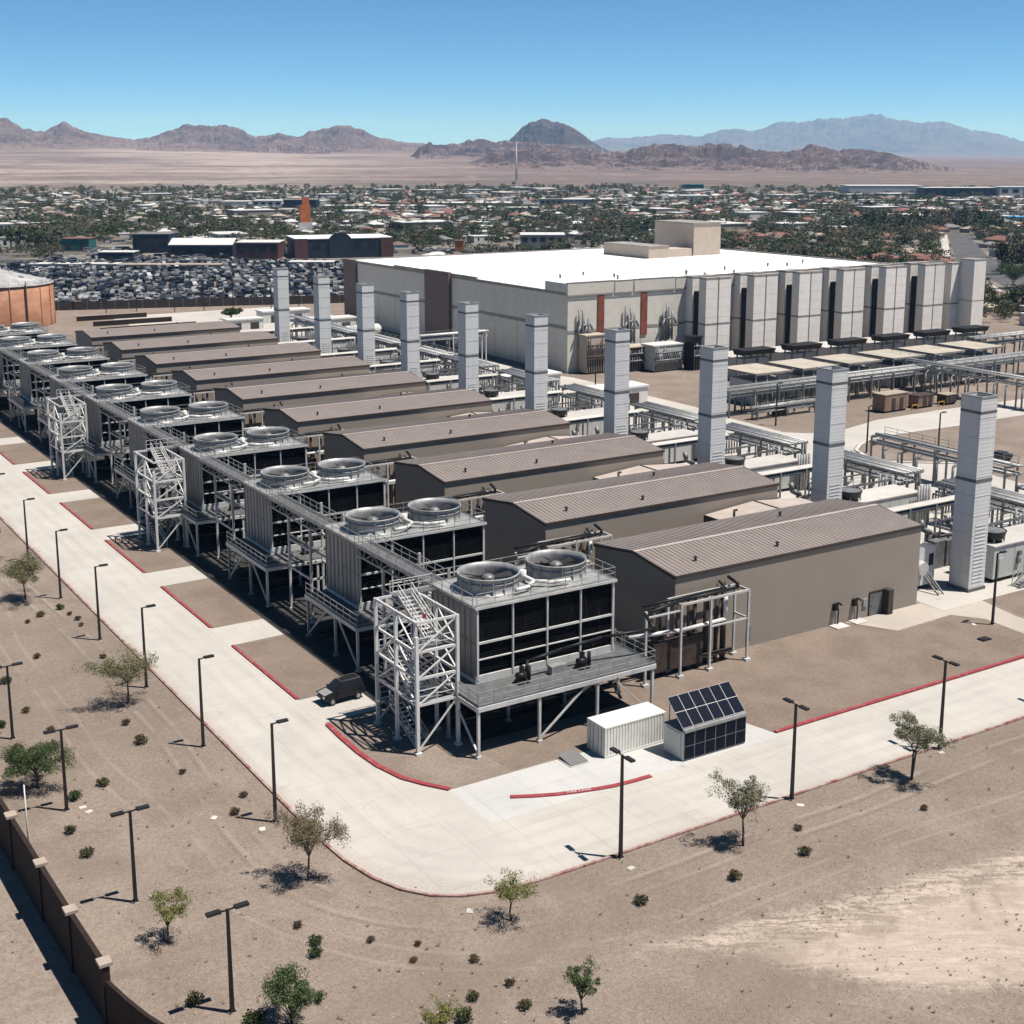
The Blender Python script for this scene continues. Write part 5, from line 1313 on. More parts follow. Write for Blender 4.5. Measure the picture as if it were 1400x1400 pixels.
def make_tree(loc, h, w, mat, label, seed, clumps=34, leaves=24, size=.22, trunk=.085, base=.36, lean=(0, 0), droop=0.0, name='desert_tree', multi=1):
    rnd = random.Random(seed); t = thing(name, label, 'tree', (loc[0], loc[1], 0), group='young desert trees')
    tr = MB(); cr = MB()
    fork = h * base
    tips = []
    for m in range(multi):
        b0 = Vector((rnd.uniform(-.1, .1), rnd.uniform(-.1, .1), -.05)) if multi > 1 else Vector((0, 0, -.05))
        f = Vector((lean[0] * .4 + rnd.uniform(-.15, .15), lean[1] * .4 + rnd.uniform(-.15, .15), fork))
        mid = b0.lerp(f, .5) + Vector((rnd.uniform(-.07, .07), rnd.uniform(-.07, .07), 0))
        tr.tube(b0, mid, trunk, trunk * .8).tube(mid, f, trunk * .8, trunk * .62)
        nb = 6 if multi == 1 else 3
        for k in range(nb):
            an = 2 * math.pi * (k + rnd.random() * .7) / nb + m
            rr = w / 2 * rnd.uniform(.4, 1.0); z = h * rnd.uniform(.6, .92)
            e = Vector((lean[0] + rr * math.cos(an), lean[1] + rr * math.sin(an), z)); q = f.lerp(e, .5) + Vector((0, 0, .12 * h * rnd.random()))
            tr.tube(f, q, trunk * .5, trunk * .34, n=6).tube(q, e, trunk * .34, trunk * .12, n=5)
            tips += [q, e]
            for _ in range(3):
                e2 = q.lerp(e, rnd.random()) + Vector((rnd.uniform(-1, 1) * w * .27, rnd.uniform(-1, 1) * w * .27, rnd.uniform(-.05, .16) * h))
                tr.tube(q.lerp(e, .4), e2, trunk * .2, trunk * .08, n=4); tips.append(e2)
    obj('trunk', tr, 'bark', t)
    for k in range(int(clumps * 2.2)):
        c = rnd.choice(tips) + Vector((rnd.gauss(0, .075) * w, rnd.gauss(0, .075) * w, rnd.gauss(0, .04) * h))
        c.z = min(max(c.z, fork * (.9 if not droop else .7)), h - .12)
        leaf_quads(cr, rnd, c, int(leaves * 4.0 * rnd.uniform(.5, 1.5)), w * rnd.uniform(.07, .18), size * .50, .8, droop)
    obj('crown', cr, mat, t)
    return t
TREES = [((-46.35, 51.5), 4.9, 4.9, 'leafolive', 'olive spreading tree at the left edge beside the road', 50, 34, .24, 0, 1, .34),
 ((-45.4, 18.3), 5.3, 5.2, 'leafolive', 'broad sparse olive tree on the left verge, third lamp post behind it', 44, 26, .24, 0, 1, .36),
 ((-55.85, 6.0), 3.7, 4.0, 'leafgreen', 'dense dark green tree by the brown wall at the left edge', 60, 34, .22, 0, 2, .30),
 ((-44.2, -16.9), 4.95, 3.5, 'leafdry', 'drooping brownish tree at the outside of the road bend', 46, 28, .24, .55, 1, .34),
 ((-54.3, -19.0), 3.2, 2.7, 'leafyellow', 'thin yellow green tree between two short lamp posts', 26, 20, .20, 0, 1, .32),
 ((-51.1, -30.3), 3.0, 3.0, 'leafgreen', 'bushy dark green tree at the bottom edge left of centre', 44, 28, .22, 0, 3, .12),
 ((-35.45, -28.0), 3.15, 3.1, 'leafyellow', 'small spreading yellowish tree below the tip of the road bend', 26, 20, .2, 0, 1, .36),
 ((-17.1, -28.7), 5.3, 3.4, 'leafpale', 'pale wispy tree beside the road below the solar container', 40, 26, .23, 0, 1, .38),
 ((.5, -28.05), 5.4, 3.3, 'leafpale', 'round grey green tree on two stems beside the right road', 48, 32, .22, 0, 2, .40),
 ((-37.1, -37.9), 3.1, 1.8, 'leafgreen', 'narrow young green tree alone at the bottom centre', 26, 22, .19, 0, 1, .28),
 ((-44.4, -35.0), 1.7, 2.0, 'leafyellow', 'low leafy bush like tree cut by the bottom edge', 22, 22, .18, 0, 3, .1)]
for k, (loc, h, w, mat, lab, cl, lv, sz, dr, mu, bs) in enumerate(TREES):
    make_tree(loc, h, w, mat, lab, 100 + k, cl, lv, sz, .06 + .007 * h, bs, (0, 0), dr, multi=mu)
def shrub_mesh(seed, mat):
    rnd = random.Random(seed); mb = MB()
    for _ in range(14):
        an = rnd.random() * 6.28; r = .6 * math.sqrt(rnd.random())
        leaf_quads(mb, rnd, Vector((r * math.cos(an), r * math.sin(an), .40 + .42 * rnd.random() * (1.1 - r))), 44, .36, .20, .8)
    for _ in range(6): mb.tube((0, 0, -.05), (rnd.uniform(-.5, .5), rnd.uniform(-.5, .5), .6), .03, .015, n=5)
    return mb.mesh('shrub', [mat])
SHM = {m: [shrub_mesh(7 + k, m) for k in range(3)] for m in ('shrub', 'shrubgreen', 'shrubdry')}
SHR = [(-55.79, 13.36, 0.51, 'd'), (-53.12, 12.35, 0.57, 'd'), (-51.62, 3.87, 0.53, 'o'), (-54.08, 2.77, 0.58, 'g'), (-55.69, -2.31, 0.48, 'o'), (-55.52, -6.08, 0.52, 'o'), (-46.89, 9.59, 0.6, 'o'), (-45.93, 2.63, 0.33, 'd'), (-43.38, -3.5, 0.36, 'd'), (-44.98, -5.8, 0.42, 'd'), (-46.9, -21.67, 0.34, 'd'), (-46.72, -23.88, 0.47, 'g'), (-47.26, -24.98, 0.47, 'g'), (-54.98, -25.63, 0.56, 'o'), (-52.81, -29.25, 0.7, 'g'), (-53.3, 20.89, 0.4, 'd'), (-55.74, 18.95, 0.53, 'g'), (-53.31, 28.63, 0.57, 'o'), (-52.59, 15.88, 0.39, 'd'), (-46.89, 13.83, 0.42, 'd'), (-46.26, 45.26, 0.48, 'd'), (-43.96, 46.5, 0.49, 'o'), (-43.68, 44.2, 0.32, 'd'), (-43.36, 42.2, 0.39, 'd'), (-43.58, 40.1, 0.31, 'd'), (-47.83, 43.93, 0.32, 'd'), (-44.17, 30.18, 0.36, 'd'), (-43.85, -25.38, 0.30, 'd'), (-41.66, -27.32, 0.26, 'd'), (-42.65, -28.65, 0.26, 'd'), (-39.58, -30.55, 0.35, 'd'), (-39.09, -33.56, 0.35, 'd'), (-39.5, -35.82, 0.44, 'o'), (-41.61, -33.65, 0.42, 'o'), (-42.9, -35.1, .6, 'g'), (-12.28, -29.08, 0.35, 'd'), (-14.33, -31.79, 0.5, 'o'), (-20.58, -31.69, 0.52, 'o'), (-27.54, -30.78, 0.5, 'o'), (-2.49, -31.82, 0.32, 'd'), (-50.6, 60, .45, 'd'), (-53.5, 38, .5, 'o'), (-49.5, 33.5, .4, 'd')]
for k, (x, y, r, c) in enumerate(SHR):
    m = {'d': 'shrubdry', 'g': 'shrubgreen', 'o': 'shrub'}[c]
    o = obj('shrub', SHM[m][k % 3], None, None, (x, y, 0), k * 1.3)
    o.scale = (r * 1.2, r * 1.2, r * 1.3)
    tag(o, {'d': 'small dry brown shrub on the open gravel', 'g': 'rounded green shrub on the gravel', 'o': 'rounded olive brown shrub on the gravel'}[c], 'shrub', {'d': 'dry brown shrubs', 'g': 'green shrubs', 'o': 'olive brown shrubs'}[c])

# pebbles and dead grass over the near gravel
def scatter():
    rnd = random.Random(77); mb = MB(); gr = MB()
    def spot():
        while True:
            px, py = rnd.uniform(-20, 1420), 820 + 600 * rnd.random() ** .8
            x, y = gp(px, py)
            a, b = min(x + 28.9, 0), min(y + 12.7, 0)
            if math.hypot(a, b) > 12.9 and (x > -59 or x < -61.5): return x, y
    for _ in range(2600):
        x, y = spot(); s = .03 + .09 * rnd.random() ** 3; z = s * .4
        k = 5; vs = [(x + s * math.cos(2 * math.pi * q / k + s * 99) * rnd.uniform(.7, 1.2), y + s * math.sin(2 * math.pi * q / k + s * 99) * rnd.uniform(.7, 1.2), 0) for q in range(k)]
        vs += [(x + (p[0] - x) * .7, y + (p[1] - y) * .7, z * 1.3) for p in vs]
        mb.add(vs, [tuple(range(k, 2 * k))] + [(q, (q + 1) % k, k + (q + 1) % k, k + q) for q in range(k)])
    tag(obj('pebbles', mb, 'pebble'), 'loose pebbles scattered over the bare gravel', 'pebbles', kind='stuff')
    for _ in range(190):
        x, y = spot(); h = rnd.uniform(.10, .28)
        for q in range(14):
            an = rnd.random() * 6.28; c, s = math.cos(an), math.sin(an); w = .015
            gr.add([(x - s * w, y + c * w, 0), (x + s * w, y - c * w, 0), (x + c * h * .8, y + s * h * .8, h * rnd.uniform(.6, 1.1))], [(0, 1, 2)])
    tag(obj('dry_grass', gr, 'leafdry'), 'tufts of dead grass sprinkled over the gravel', 'grass', kind='stuff')
scatter()

# ------------------------------------------------------------------ junk yard, fences, town
RN = random.Random(2024)
sheet('junkyard_lot', [(14, 330), (30, 324), (118, 296), (214, 402), (186, 452), (60, 520), (30, 520)], 0.012, 'lot')
def fence(name, label, pts, h, mat, posts=True, sp=4.0):
    t = thing(name, label, 'fence')
    for p, q in zip(pts[:-1], pts[1:]):
        obj('mesh_panel', MB().beam((p[0], p[1], h / 2), (q[0], q[1], h / 2), .06, h), mat, t)
        a = MB(); L = math.hypot(q[0] - p[0], q[1] - p[1]); n = max(1, int(L / sp))
        for k in range(n + 1):
            f = k / n; x, y = p[0] + (q[0] - p[0]) * f, p[1] + (q[1] - p[1]) * f; a.box(x - .08, x + .08, y - .08, y + .08, 0, h + .3)
        obj('posts', a, 'galvdark', t)
fence('yard_fence', 'dark screened fence between the gravel lot and the junk yard cars', [(-10, 332), (14, 329), (30, 323.5), (118, 295)], 2.6, 'gutter')
def car_mesh(mat, van=False):
    b = MB(); 
    prof = [(-2.15, .35), (2.1, .35), (2.2, .6), (2.1, .92), (1.1, 1.02), (.45, 1.5), (-1.15, 1.52), (-1.75, 1.05), (-2.15, .98)] if not van else [(-2.3, .35), (2.3, .35), (2.35, .8), (2.1, 1.1), (1.5, 1.25), (1.0, 1.85), (-2.2, 1.9), (-2.3, 1.0)]
    n = len(prof)
    hw = .88
    vs = [(x, -hw + (.14 if z > 1.2 else 0), z) for x, z in prof] + [(x, hw - (.14 if z > 1.2 else 0), z) for x, z in prof]
    b.add(vs, [tuple(range(n)), tuple(reversed(range(n, 2 * n)))] + [(k, n + k, n + (k + 1) % n, (k + 1) % n) for k in range(n)])
    for s in (-1, 1):
        y = s * .80
        q = [(.95, y * 1.05, 1.06), (.42, y * .97, 1.44), (-1.1, y * .97, 1.46), (-1.5, y * 1.05, 1.07)] if not van else [(1.35, y * 1.1, 1.28), (.95, y, 1.75), (-2.0, y, 1.78), (-2.05, y * 1.1, 1.28)]
        b.add([(x, yy + s * .03, z) for x, yy, z in q], [(0, 1, 2, 3) if s > 0 else (3, 2, 1, 0)], 1)
        for x in (-1.35, 1.35): b.tube((x, s * .66, .32), (x, s * .9, .32), .32, n=8, mi=2)
    b.add([(1.13, -.7, 1.05), (1.13, .7, 1.05), (.5, .62, 1.5), (.5, -.62, 1.5)], [(0, 1, 2, 3)], 1)
    return b.mesh('car', [mat, 'glass', 'black'])
CARS = {k: [car_mesh('c_' + k), car_mesh('c_' + k, True)] for k in ('white', 'grey', 'black', 'navy', 'silver', 'red')}
CW = ['white'] * 4 + ['silver'] * 4 + ['grey'] * 8 + ['black'] * 12 + ['navy'] * 4
NMC = dict(white='white', grey='grey', black='black', navy='dark blue', silver='silver', red='dark red')
def inpoly(x, y, P):
    c = False; n = len(P)
    for i in range(n):
        (x1, y1), (x2, y2) = P[i], P[(i + 1) % n]
        if (y1 > y) != (y2 > y) and x < (x2 - x1) * (y - y1) / (y2 - y1) + x1: c = not c
    return c
JP = [(18, 334), (32, 328), (117, 301), (206, 402), (182, 446), (60, 512), (34, 512)]
spots = []
ca, sa = math.cos(-.32), math.sin(-.32)
for i in range(-40, 60):
    for j in range(-10, 60):
        a, b = i * 2.7 + RN.uniform(-.9, .9), j * 5.3 + RN.uniform(-1.1, 1.1)
        x, y = 20 + a * ca - b * sa, 330 + a * sa + b * ca
        if j % 5 == 4: continue
        if inpoly(x, y, JP) and RN.random() < .86 and mnoise.noise(Vector((x / 14., y / 14., 3.3))) > -.42:
            px, py = project((x, y, .7))
            if -20 < px < 500: spots.append((math.hypot(x - CX, y - CYW), x, y))
spots.sort()
far_cars = []
for k, (d, x, y) in enumerate(spots):
    c = RN.choice(CW); van = RN.random() < .35; rz = -.32 + math.pi / 2 * RN.choice((1, 1, 1, 3)) + RN.uniform(-.4, .4)
    if k < 300:
        o = obj('parked_car', CARS[c][van], None, None, (x, y, .014), rz)
        tag(o, '%s %s in the packed junk yard beyond the halls' % (NMC[c], 'van' if van else 'car'), 'car', '%s %ss in the junk yard' % (NMC[c], 'van' if van else 'car'))
    else: far_cars.append((c, van, x, y, rz))
def merge(name, items, mats):
    """one mesh out of many placed copies: items = (mesh, x, y, z, rz, sx, sy, sz)"""
    V = []; F = []; MI = []; SM = []; o = 0
    cache = {}
    for me, x, y, z, rz, sx, sy, sz in items:
        if me.name not in cache:
            co = np.empty(len(me.vertices) * 3); me.vertices.foreach_get('co', co)
            cache[me.name] = (co.reshape(-1, 3), [tuple(p.vertices) for p in me.polygons], [p.material_index for p in me.polygons], [mats.index(m.name) for m in me.materials])
        co, fs, mi, mm = cache[me.name]
        c, s = math.cos(rz), math.sin(rz)
        q = co * (sx, sy, sz)
        w = np.stack([q[:, 0] * c - q[:, 1] * s + x, q[:, 0] * s + q[:, 1] * c + y, q[:, 2] + z], 1)
        V.append(w); F += [tuple(i + o for i in f) for f in fs]; MI += [mm[i] for i in mi]; o += len(co)
    me = bpy.data.meshes.new(name); me.from_pydata(np.concatenate(V).tolist(), [], F)
    for m in mats: me.materials.append(bpy.data.materials[m])
    me.polygons.foreach_set('material_index', MI); me.update()
    ob = bpy.data.objects.new(name, me); COL.objects.link(ob); return ob
for px0, px1, py0, py1, nn, pal in ((95, 200, 306, 322, 120, ('white', 'silver', 'grey', 'white')), (60, 330, 352, 362, 110, ('grey', 'black', 'silver', 'navy', 'white')), (120, 420, 340, 350, 90, ('grey', 'black', 'silver', 'white')), (540, 830, 342, 350, 70, ('grey', 'black', 'silver', 'white')), (990, 1290, 352, 360, 90, ('grey', 'black', 'silver', 'white'))):
    for _ in range(nn):
        x, y = gp(RN.uniform(px0, px1), RN.uniform(py0, py1)); far_cars.append((RN.choice(pal), RN.random() < .4, x, y, -.32 + RN.choice((0, math.pi / 2)) + RN.uniform(-.2, .2)))
if far_cars:
    mats = [M['c_' + k].name for k in CARS] + [M['glass'].name, M['black'].name]
    o = merge('far_cars', [(CARS[c][v], x, y, .014, rz, 1, 1, 1) for c, v, x, y, rz in far_cars], mats)
    tag(o, 'the rest of the packed junk yard cars and those parked through the town', 'cars', kind='stuff')

# ---- commercial buildings near the junk yard
def shed(name, label, x0, y0, w, d, h, wall, roof, rz=0.0, cat='building', doors=0, win=0, gable=0.0):
    t = thing(name, label, cat, (x0, y0, 0), rz)
    obj('wall', MB().box(0, w, 0, d, 0, h), wall, t)
    if gable:
        obj('roof', MB().extr([(-.4, h + .02), (d / 2, h + gable), (d + .4, h + .02), (d + .4, h + .25), (d / 2, h + gable + .25), (-.4, h + .25)], 'x', -.4, w + .4), roof, t)
    else: obj('roof', MB().box(-.25, w + .25, -.25, d + .25, h, h + .35), roof, t)
    for k in range(win):
        x = w * (k + .5) / win; obj('window', MB().box(x - w / win * .28, x + w / win * .28, -.08, -.003, h * .45, h * .8), 'glass', t)
    for k in range(doors):
        x = w * (k + .5) / doors; obj('door', MB().box(x - 1.2, x + 1.2, -.08, -.003, 0, min(3.2, h * .7)), 'gutter', t)
    return t
def place(px, py): return gp(px, py)
ang = math.atan2(gp(535, 349)[1] - gp(405, 352)[1], gp(535, 349)[0] - gp(405, 352)[0])
p = gp(405, 354)
t = shed('store_building', 'dark navy store block with an arched centre and red brick ends', p[0], p[1], 44, 26, 8.6, 'navy', 'membrane', ang, win=7, doors=1)
obj('arched_gable', MB().extr([(15, 0), (25, 0), (25, 8.9), (24, 10.1), (22, 11.0), (20, 11.3), (18, 11.0), (16, 10.1), (15, 8.9)], 'y', -.7, -.09), 'navy', t)
for x in (-.5, 38.6): obj('brick_end', MB().box(x, x + 5.8, -.5, -.09, 0, 8.9), 'brick', t)
p = gp(409, 321)
t = thing('sign_tower', 'orange sign tower on a white base behind the navy store block', 'sign', (p[0], p[1], 0), ang)
obj('base', MB().box(0, 8, 0, 3, 0, 7), 'h_white', t); obj('sign_panel', MB().box(1, 7, .3, 2.7, 7, 17).box(2.5, 6.5, .4, 2.6, 17, 21), 'orange', t)
def pbox(name, label, px0, px1, py, hpx, d, wall, roof, **kw):
    a = gp(px0, py); b = gp(px1, py); w = math.hypot(b[0] - a[0], b[1] - a[1]); r = math.hypot(a[0] - CX, a[1] - CYW)
    return shed(name, label, a[0], a[1], w, d, hpx * r / FPX, wall, roof, math.atan2(b[1] - a[1], b[0] - a[0]), **kw)
pbox('store_building', 'low dark brick store left of the navy store block', 323, 381, 354, 21, 18, 'brick', 'r_white', win=4, doors=1)
pbox('store_building', 'wide low grey building with white canopies behind the junk yard', 232, 318, 352, 16, 16, 'navy', 'r_white', win=5, gable=2.5)
pbox('store_building', 'dark blue hall left of the wide low grey building', 182, 232, 346, 24, 18, 'navy', 'r_grey', win=3)
pbox('store_building', 'small teal shop front at the left beyond the tank', 84, 122, 343, 15, 12, 'teal', 'r_tile', doors=2)
pbox('store_building', 'long low dark shed with pale roof behind the junk yard', 134, 182, 355, 9, 10, 'navy', 'r_white')
pbox('car_shelter', 'long peach roofed shelter along the back of the junk yard', 160, 300, 368, 5, 7, 'h_tan', 'r_tan', cat='shelter')
pbox('car_shelter', 'white roofed shelter at the junk yard below the navy store', 395, 455, 365, 6, 7, 'h_grey', 'r_white', cat='shelter')
pbox('car_shelter', 'white flat shelter right of the orange tank', 40, 160, 366, 4, 7, 'h_grey', 'r_white', cat='shelter')
pbox('warehouse', 'very long white warehouse far right below the blue hills', 1160, 1262, 268, 13, 40, 'h_white', 'r_white', win=0)
pbox('warehouse', 'dark blue glazed office block far right beside the white warehouse', 1264, 1362, 271, 13, 30, 'navy', 'r_white', win=9)
pbox('warehouse', 'white office block at the far right edge', 1366, 1440, 270, 13, 30, 'h_white', 'r_white', win=5)
pbox('warehouse', 'long white roofed warehouse left of the tall mast', 580, 700, 284, 6, 30, 'h_tan', 'r_white')
pbox('warehouse', 'long white roofed warehouse right of the tall mast', 770, 838, 279, 6, 30, 'h_grey', 'r_white')
pbox('warehouse', 'blue grey office block just right of the tall mast', 738, 768, 283, 10, 20, 'h_grey', 'r_grey', win=4)
pbox('warehouse', 'teal roofed hall in the far middle distance', 938, 962, 262, 9, 25, 'teal', 'teal')
pbox('warehouse', 'white roofed store in the far middle distance below the maroon ridge', 930, 970, 276, 8, 25, 'h_white', 'r_white')
pbox('warehouse', 'pale grey warehouse far left before the green belt', 345, 385, 284, 9, 25, 'h_white', 'r_white', win=4)
pbox('warehouse', 'dark hall beside the pale grey far warehouse', 388, 432, 284, 10, 22, 'navy', 'r_grey')
pbox('warehouse', 'long white store at the far left', 302, 340, 282, 6, 22, 'h_white', 'r_white')
pbox('warehouse', 'long low white block at the middle left distance', 440, 570, 288, 6, 24, 'h_tan', 'r_white')
pbox('warehouse', 'lavender grey flat building behind the white roof', 712, 772, 338, 16, 20, 'h_grey', 'r_white', win=5)
pbox('warehouse', 'white roofed school block on the far right', 1080, 1120, 294, 6, 16, 'h_tan', 'r_white', win=4)
pbox('gas_canopy', 'bright blue canopy at the right edge of the town', 1377, 1420, 306, 8, 14, 'h_white', 'bluetarp', cat='canopy')
pbox('red_kiosk', 'small orange red roadside building behind the white roof', 622, 634, 346, 16, 5, 'orange', 'r_tile')
# tall mast
p = gp(706, 252); t = thing('radio_mast', 'tall thin white mast standing far off before the hills', 'mast', (p[0], p[1], 0))
obj('lattice', MB().tube((0, 0, 0), (0, 0, 62), 1.8, .5, n=5), 'h_white', t); obj('mast_base', MB().box(-5, 5, -5, 5, 0, 4), 'h_tan', t)
# far road on the right and the two white roofed bays beside it
sheet('town_road', [gp(1296, 321), gp(1322, 321), gp(1352, 352), (340, 190), (330, 120), (285, 120), (300, 190), (412, 312)], 0.016, 'asphalt')
sheet('town_pavement', [gp(1286, 321), gp(1295, 321), (409, 312), (296, 190), (282, 120), (276, 120), (289, 190), (404, 313)], 0.014, 'concrete')
t = thing('road_barrier', 'white slanted barrier beside the road right of the cream stacks', 'barrier', (0, 0, 0))
a = gp(1350, 398); b = gp(1367, 422); obj('panel', MB().beam((a[0], a[1], 1.4), (b[0], b[1], 1.4), .4, 2.8), 'h_white', t); obj('footing', MB().beam((a[0], a[1], .1), (b[0], b[1], .1), .9, .2), 'stone', t)
fence('wire_fence', 'grey wire fence at the right behind the single cream stack', [(236, 130), (262, 158), (286, 190)], 2.2, 'galvdark')

# ---- houses
def house_mesh(w, d, h, rh, wall, roof):
    t = dict()
    a = MB().box(-w / 2, w / 2, -d / 2, d / 2, 0, h); t['wall'] = a.mesh('wall', [wall])
    o = .5; r = MB()
    e = min(w, d) / 2 * .9
    vs = [(-w / 2 - o, -d / 2 - o, h), (w / 2 + o, -d / 2 - o, h), (w / 2 + o, d / 2 + o, h), (-w / 2 - o, d / 2 + o, h), (-w / 2 + e, 0, h + rh), (w / 2 - e, 0, h + rh)]
    if rh > .6: r.add(vs, [(0, 1, 5, 4), (1, 2, 5), (2, 3, 4, 5), (3, 0, 4), (3, 2, 1, 0)])
    else: r.box(-w / 2 - o * .5, w / 2 + o * .5, -d / 2 - o * .5, d / 2 + o * .5, h, h + .3)
    t['roof'] = r.mesh('roof', [roof])
    g = MB()
    for s in (-1, 1):
        for k in range(3): x = w * (-.3 + .3 * k); g.box(x - .6, x + .6, s * d / 2 - (.06 if s < 0 else -.003), s * d / 2 + (.06 if s > 0 else -.003), h * .35, h * .78)
    t['window'] = g.mesh('window', ['glass'])
    return t
HT = {}
def htype(key, *a): HT[key] = house_mesh(*a)
htype('white_flat', 16, 11, 4.2, .3, 'h_white', 'r_white'); htype('tan_flat', 20, 13, 4.6, .3, 'h_tan', 'r_white'); htype('grey_hip', 15, 11, 3.4, 2.2, 'h_tan', 'r_grey')
htype('tile_hip', 16, 12, 3.6, 2.4, 'h_pink', 'r_tile'); htype('brown_hip', 14, 11, 3.4, 2.2, 'h_white', 'r_brown'); htype('tan_hip', 15, 12, 3.4, 2.2, 'h_pink', 'r_tan'); htype('white_hip', 14, 10, 3.2, 1.8, 'h_grey', 'r_white')
HL = dict(white_flat='white flat roofed town house', tan_flat='tan town block under a white flat roof', grey_hip='tan town house with a grey hipped roof', tile_hip='town house with a terracotta tile roof', brown_hip='white town house with a brown hipped roof', tan_hip='town house with a sand coloured roof', white_hip='grey town house with a white hipped roof')
# keep-out tests in the ground plane
BLD = [(o.location.x, o.location.y, max(30.0, 0)) for o in COL.objects if o.get('category') in ('building',) and o.location.y > 300]
RP = [gp(1286, 318), gp(1330, 318), gp(1362, 352), (360, 190), (330, 110), (270, 110), (286, 190), (398, 314)]
def blocked(x, y, pad=0):
    if -70 < x < 236 and -60 < y < 318: return True
    if inpoly(x, y, [(0, 318), (124, 288), (222, 402), (196, 462), (60, 530), (0, 530)]): return True
    if inpoly(x, y, RP): return True
    for bx, by, r in BLD:
        if abs(x - bx) < 48 and abs(y - by) < 34: return True
    return False
cand = []
g = -.12
cg, sg = math.cos(g), math.sin(g)
for i in range(-90, 160):
    for j in range(-14, 150):
        a, b = i * 17 + (6 if i % 4 == 0 else 0) + RN.uniform(-4, 4), j * 15 + RN.uniform(-3, 3)
        x, y = 100 + a * cg - b * sg, 100 + a * sg + b * cg
        r = math.hypot(x - CX, y - CYW)
        if r < 395 or r > 1650 or blocked(x, y): continue
        px, py = project((x, y, 2))
        if px < -40 or px > 1440 or (x - CX) * _F.x + (y - CYW) * _F.y < 0: continue
        # denser town to the right, open scrub at the far left
        dens = .92 if px > 420 else .72
        if r > 1150: dens *= .7
        if RN.random() > dens: continue
        cand.append((r, x, y, px, py))
cand.sort()
items = []
for k, (r, x, y, px, py) in enumerate(cand):
    if px > 930 and py > 305 and RN.random() < .6: ht = RN.choice(['tile_hip', 'tile_hip', 'tan_hip', 'brown_hip'])
    else: ht = RN.choice(['white_flat', 'tan_flat', 'grey_hip', 'grey_hip', 'white_hip', 'brown_hip', 'tan_hip', 'tile_hip'] if px > 500 else ['white_flat', 'grey_hip', 'brown_hip', 'grey_hip', 'white_hip', 'tan_flat', 'tan_hip'])
    rz = g + RN.choice((0, math.pi / 2)) + RN.uniform(-.05, .05); s = RN.uniform(.50, .85)
    if ht.endswith('flat') and r > 560 and RN.random() < .07: s = RN.uniform(1.1, 1.7)
    if k < 290:
        t = thing('town_house', HL[ht] + ' among the trees beyond the plant', 'house', (x, y, 0), rz, HL[ht] + 's'); t.scale = (s, s, min(s, 1.3))
        for nm in ('wall', 'roof', 'window'):
            o = obj(nm, HT[ht][nm], None, t)
    else:
        for nm in ('wall', 'roof'): items.append((HT[ht][nm], x, y, 0, rz, s, s, min(s, 1.3)))
if items:
    mats = sorted({m.name for t in HT.values() for me in t.values() for m in me.materials})
    tag(merge('far_houses', items, mats), 'small far off houses merging into the town below the hills', 'houses', kind='stuff')

# ---- town trees
def town_tree(seed, mat, kind):
    rnd = random.Random(seed); c = MB()
    n = 16 if kind != 'tall' else 12
    for _ in range(n):
        an = rnd.random() * 6.28; r = (.36 if kind != 'tall' else .14) * math.sqrt(rnd.random())
        z = rnd.uniform(.32, .86); r *= 1.25 - abs(z - .55)
        leaf_quads(c, rnd, Vector((r * math.cos(an), r * math.sin(an), z)), 17, .17 if kind != 'tall' else .10, .115, .8)
    tr = MB().tube((0, 0, -.01), (0, 0, .5), .03, .018, n=6)
    for k in range(3): an = k * 2.1; tr.tube((0, 0, .3), (.22 * math.cos(an), .22 * math.sin(an), .62), .014, .006, n=5)
    return c.mesh('crown', [mat]), tr.mesh('trunk', ['bark'])
TT = [(town_tree(1, 'towntree', 'round'), 'dark green'), (town_tree(2, 'towntree', 'round'), 'dark green'), (town_tree(3, 'towntree2', 'round'), 'olive'), (town_tree(4, 'towntree', 'tall'), 'slim dark green'), (town_tree(5, 'towntree2', 'round'), 'olive')]
tc = []
def add_tree(x, y, h):
    r = math.hypot(x - CX, y - CYW); tc.append((r / h, r, x, y, h))
for _ in range(13500):
    px = RN.uniform(-30, 1430); u = RN.random()
    r = 400 * (1850 / 400) ** (u ** .85)
    d = ray(px, 300); hh = math.hypot(d.x, d.y); x, y = CX + d.x / hh * r, CYW + d.y / hh * r
    if blocked(x, y): continue
    cl = mnoise.noise(Vector((x / 85.0, y / 85.0, 1.7)))
    if cl < -.18 and RN.random() < .65: continue
    if px < 420 and r > 900 and RN.random() < .2: continue
    add_tree(x, y, 3.0 + 5.2 * RN.random() ** 1.7)
# known stands: dark rows on the right, left and behind the junk yard
for px0, px1, py, n, h0, h1 in ((1180, 1290, 318, 30, 9, 14), (1295, 1345, 312, 10, 10, 14), (1345, 1375, 312, 7, 9, 13), (0, 80, 338, 22, 8, 12), (1368, 1420, 372, 9, 11, 15), (60, 180, 322, 16, 6, 9), (250, 330, 326, 16, 6, 10), (560, 640, 330, 14, 6, 9), (830, 890, 324, 10, 8, 12), (1225, 1240, 348, 3, 8, 10), (420, 470, 300, 12, 6, 9), (-20, 80, 352, 18, 4, 7), (185, 330, 336, 16, 4, 6), (540, 640, 340, 12, 4, 6), (640, 830, 336, 16, 4, 7), (0, 420, 326, 30, 4, 7)):
    for _ in range(n):
        x, y = gp(RN.uniform(px0, px1), py + RN.uniform(-4, 4))
        if True: add_tree(x, y, RN.uniform(h0, h1))
tc.sort()
items = []
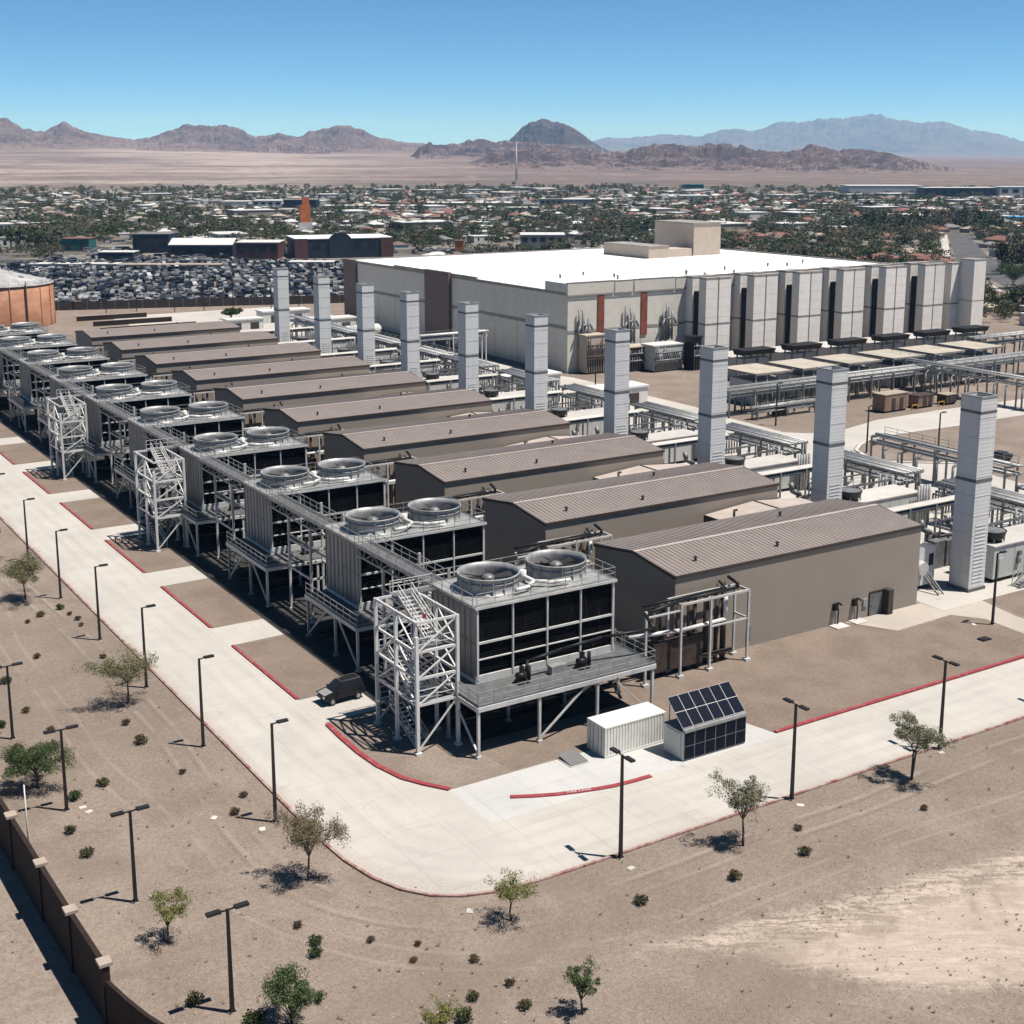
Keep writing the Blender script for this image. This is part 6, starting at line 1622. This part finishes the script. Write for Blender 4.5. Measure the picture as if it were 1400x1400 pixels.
for k, (q, r, x, y, h) in enumerate(tc):
    (cm, tm), nm = TT[RN.randrange(len(TT))]
    rz = RN.random() * 6.28; s = RN.uniform(.9, 1.25)
    if k < 290:
        t = thing('town_tree', '%s tree among the houses beyond the plant' % nm, 'tree', (x, y, 0), rz, '%s town trees' % nm); t.scale = (h * s, h * s, h)
        obj('crown', cm, None, t); obj('trunk', tm, None, t)
    else: items.append((cm, x, y, 0, rz, h * s * 1.15, h * s * 1.15, h))
mats = sorted({m.name for (a, b), _ in TT for me in (a, b) for m in me.materials})
tag(merge('far_trees', items, mats), 'dense scatter of far off trees through the town and along its edge', 'trees', kind='stuff')
# single trees and plants inside the plant lot
for px, py, h, w, mat, lab in ((316, 436, 3.2, 4.2, 'leafgreen', 'round dark tree alone on the far lot behind the halls'), (1270, 445, 6, 8, 'leafyellow', 'yellow green bushy tree beyond the single cream stack'), (1385, 395, 9, 11, 'leafgreen', 'big dark green tree at the right edge by the road')):
    p = gp(px, py); make_tree(p, h, w, mat, lab, int(px), 60, 30, .55, .18, .22, name='lot_tree', multi=2)
for k in range(11):
    x = 36 + 9 * k; y = 322 - 2.9 * k
    o = dup(l1, (x, y - 12 + 3 * math.sin(k * 2.1), 0), 'thin dark pole on the gravel lot before the junk yard fence'); o['group'] = 'poles along the junk yard fence'

# low walls of tanks, vessels and white equipment far behind the ninth and tenth stacks
def vessel(x, y, L, r, lab, rz):
    t = thing('gas_vessel', lab, 'vessel', (x, y, 0), rz)
    obj('shell', MB().tube((0, 0, r + .9), (L, 0, r + .9), r, n=18).ball((0, 0, r + .9), r, nu=14, nv=8).ball((L, 0, r + .9), r, nu=14, nv=8), 'white', t)
    for q in (L * .2, L * .8): obj('saddle', MB().box(q - .3, q + .3, -r * .8, r * .8, 0, 1.4), 'stone', t)
for k, (x, y) in enumerate(((58, 150), (60, 172), (57, 196), (72, 220), (70, 244))):
    vessel(x, y, 8, 1.3, 'white horizontal vessel on saddles, %s behind the far stacks' % ORD[k], RD if False else 0)
for k, (x, y, w, d, h) in enumerate(((66, 262, 14, 5, 3.0), (52, 252, 10, 4, 2.6), (70, 236, 12, 5, 3.2), (64, 130, 12, 5, 3.0), (68, 108, 13, 5, 3.2))):
    shed('white_shed', '%s low white flat shed behind the stacks near the beige building' % ORD[k], x, y, w, d, h, 'white', 'white', cat='shed', doors=2)

# ------------------------------------------------------------------ haze over everything
def build_haze():
    n = NT('haze_air'); t = n.t
    t.nodes.remove(n.b)
    v = t.nodes.new('ShaderNodeVolumePrincipled'); v.inputs['Color'].default_value = (0.27, 0.58, 1.0, 1); v.inputs['Absorption Color'].default_value = (1, 1, 1, 1); v.inputs['Density'].default_value = HAZE; v.inputs['Anisotropy'].default_value = 0.2
    t.links.new(v.outputs[0], t.nodes['Material Output'].inputs['Volume'])
    o = obj('haze', MB().box(-27500, 27500, -27500, 27500, -6, 680), 'ground')
    o.data.materials.clear(); o.data.materials.append(n.m); tag(o, kind='stuff')

p = gp(1368, 630)
tag(obj('parked_car', CARS['black'][0], None, None, (p[0], p[1], .014), .2), 'black car parked by the gravel at the right edge behind the nearest stack', 'car')
HAZE = 5.0e-5
build_haze()
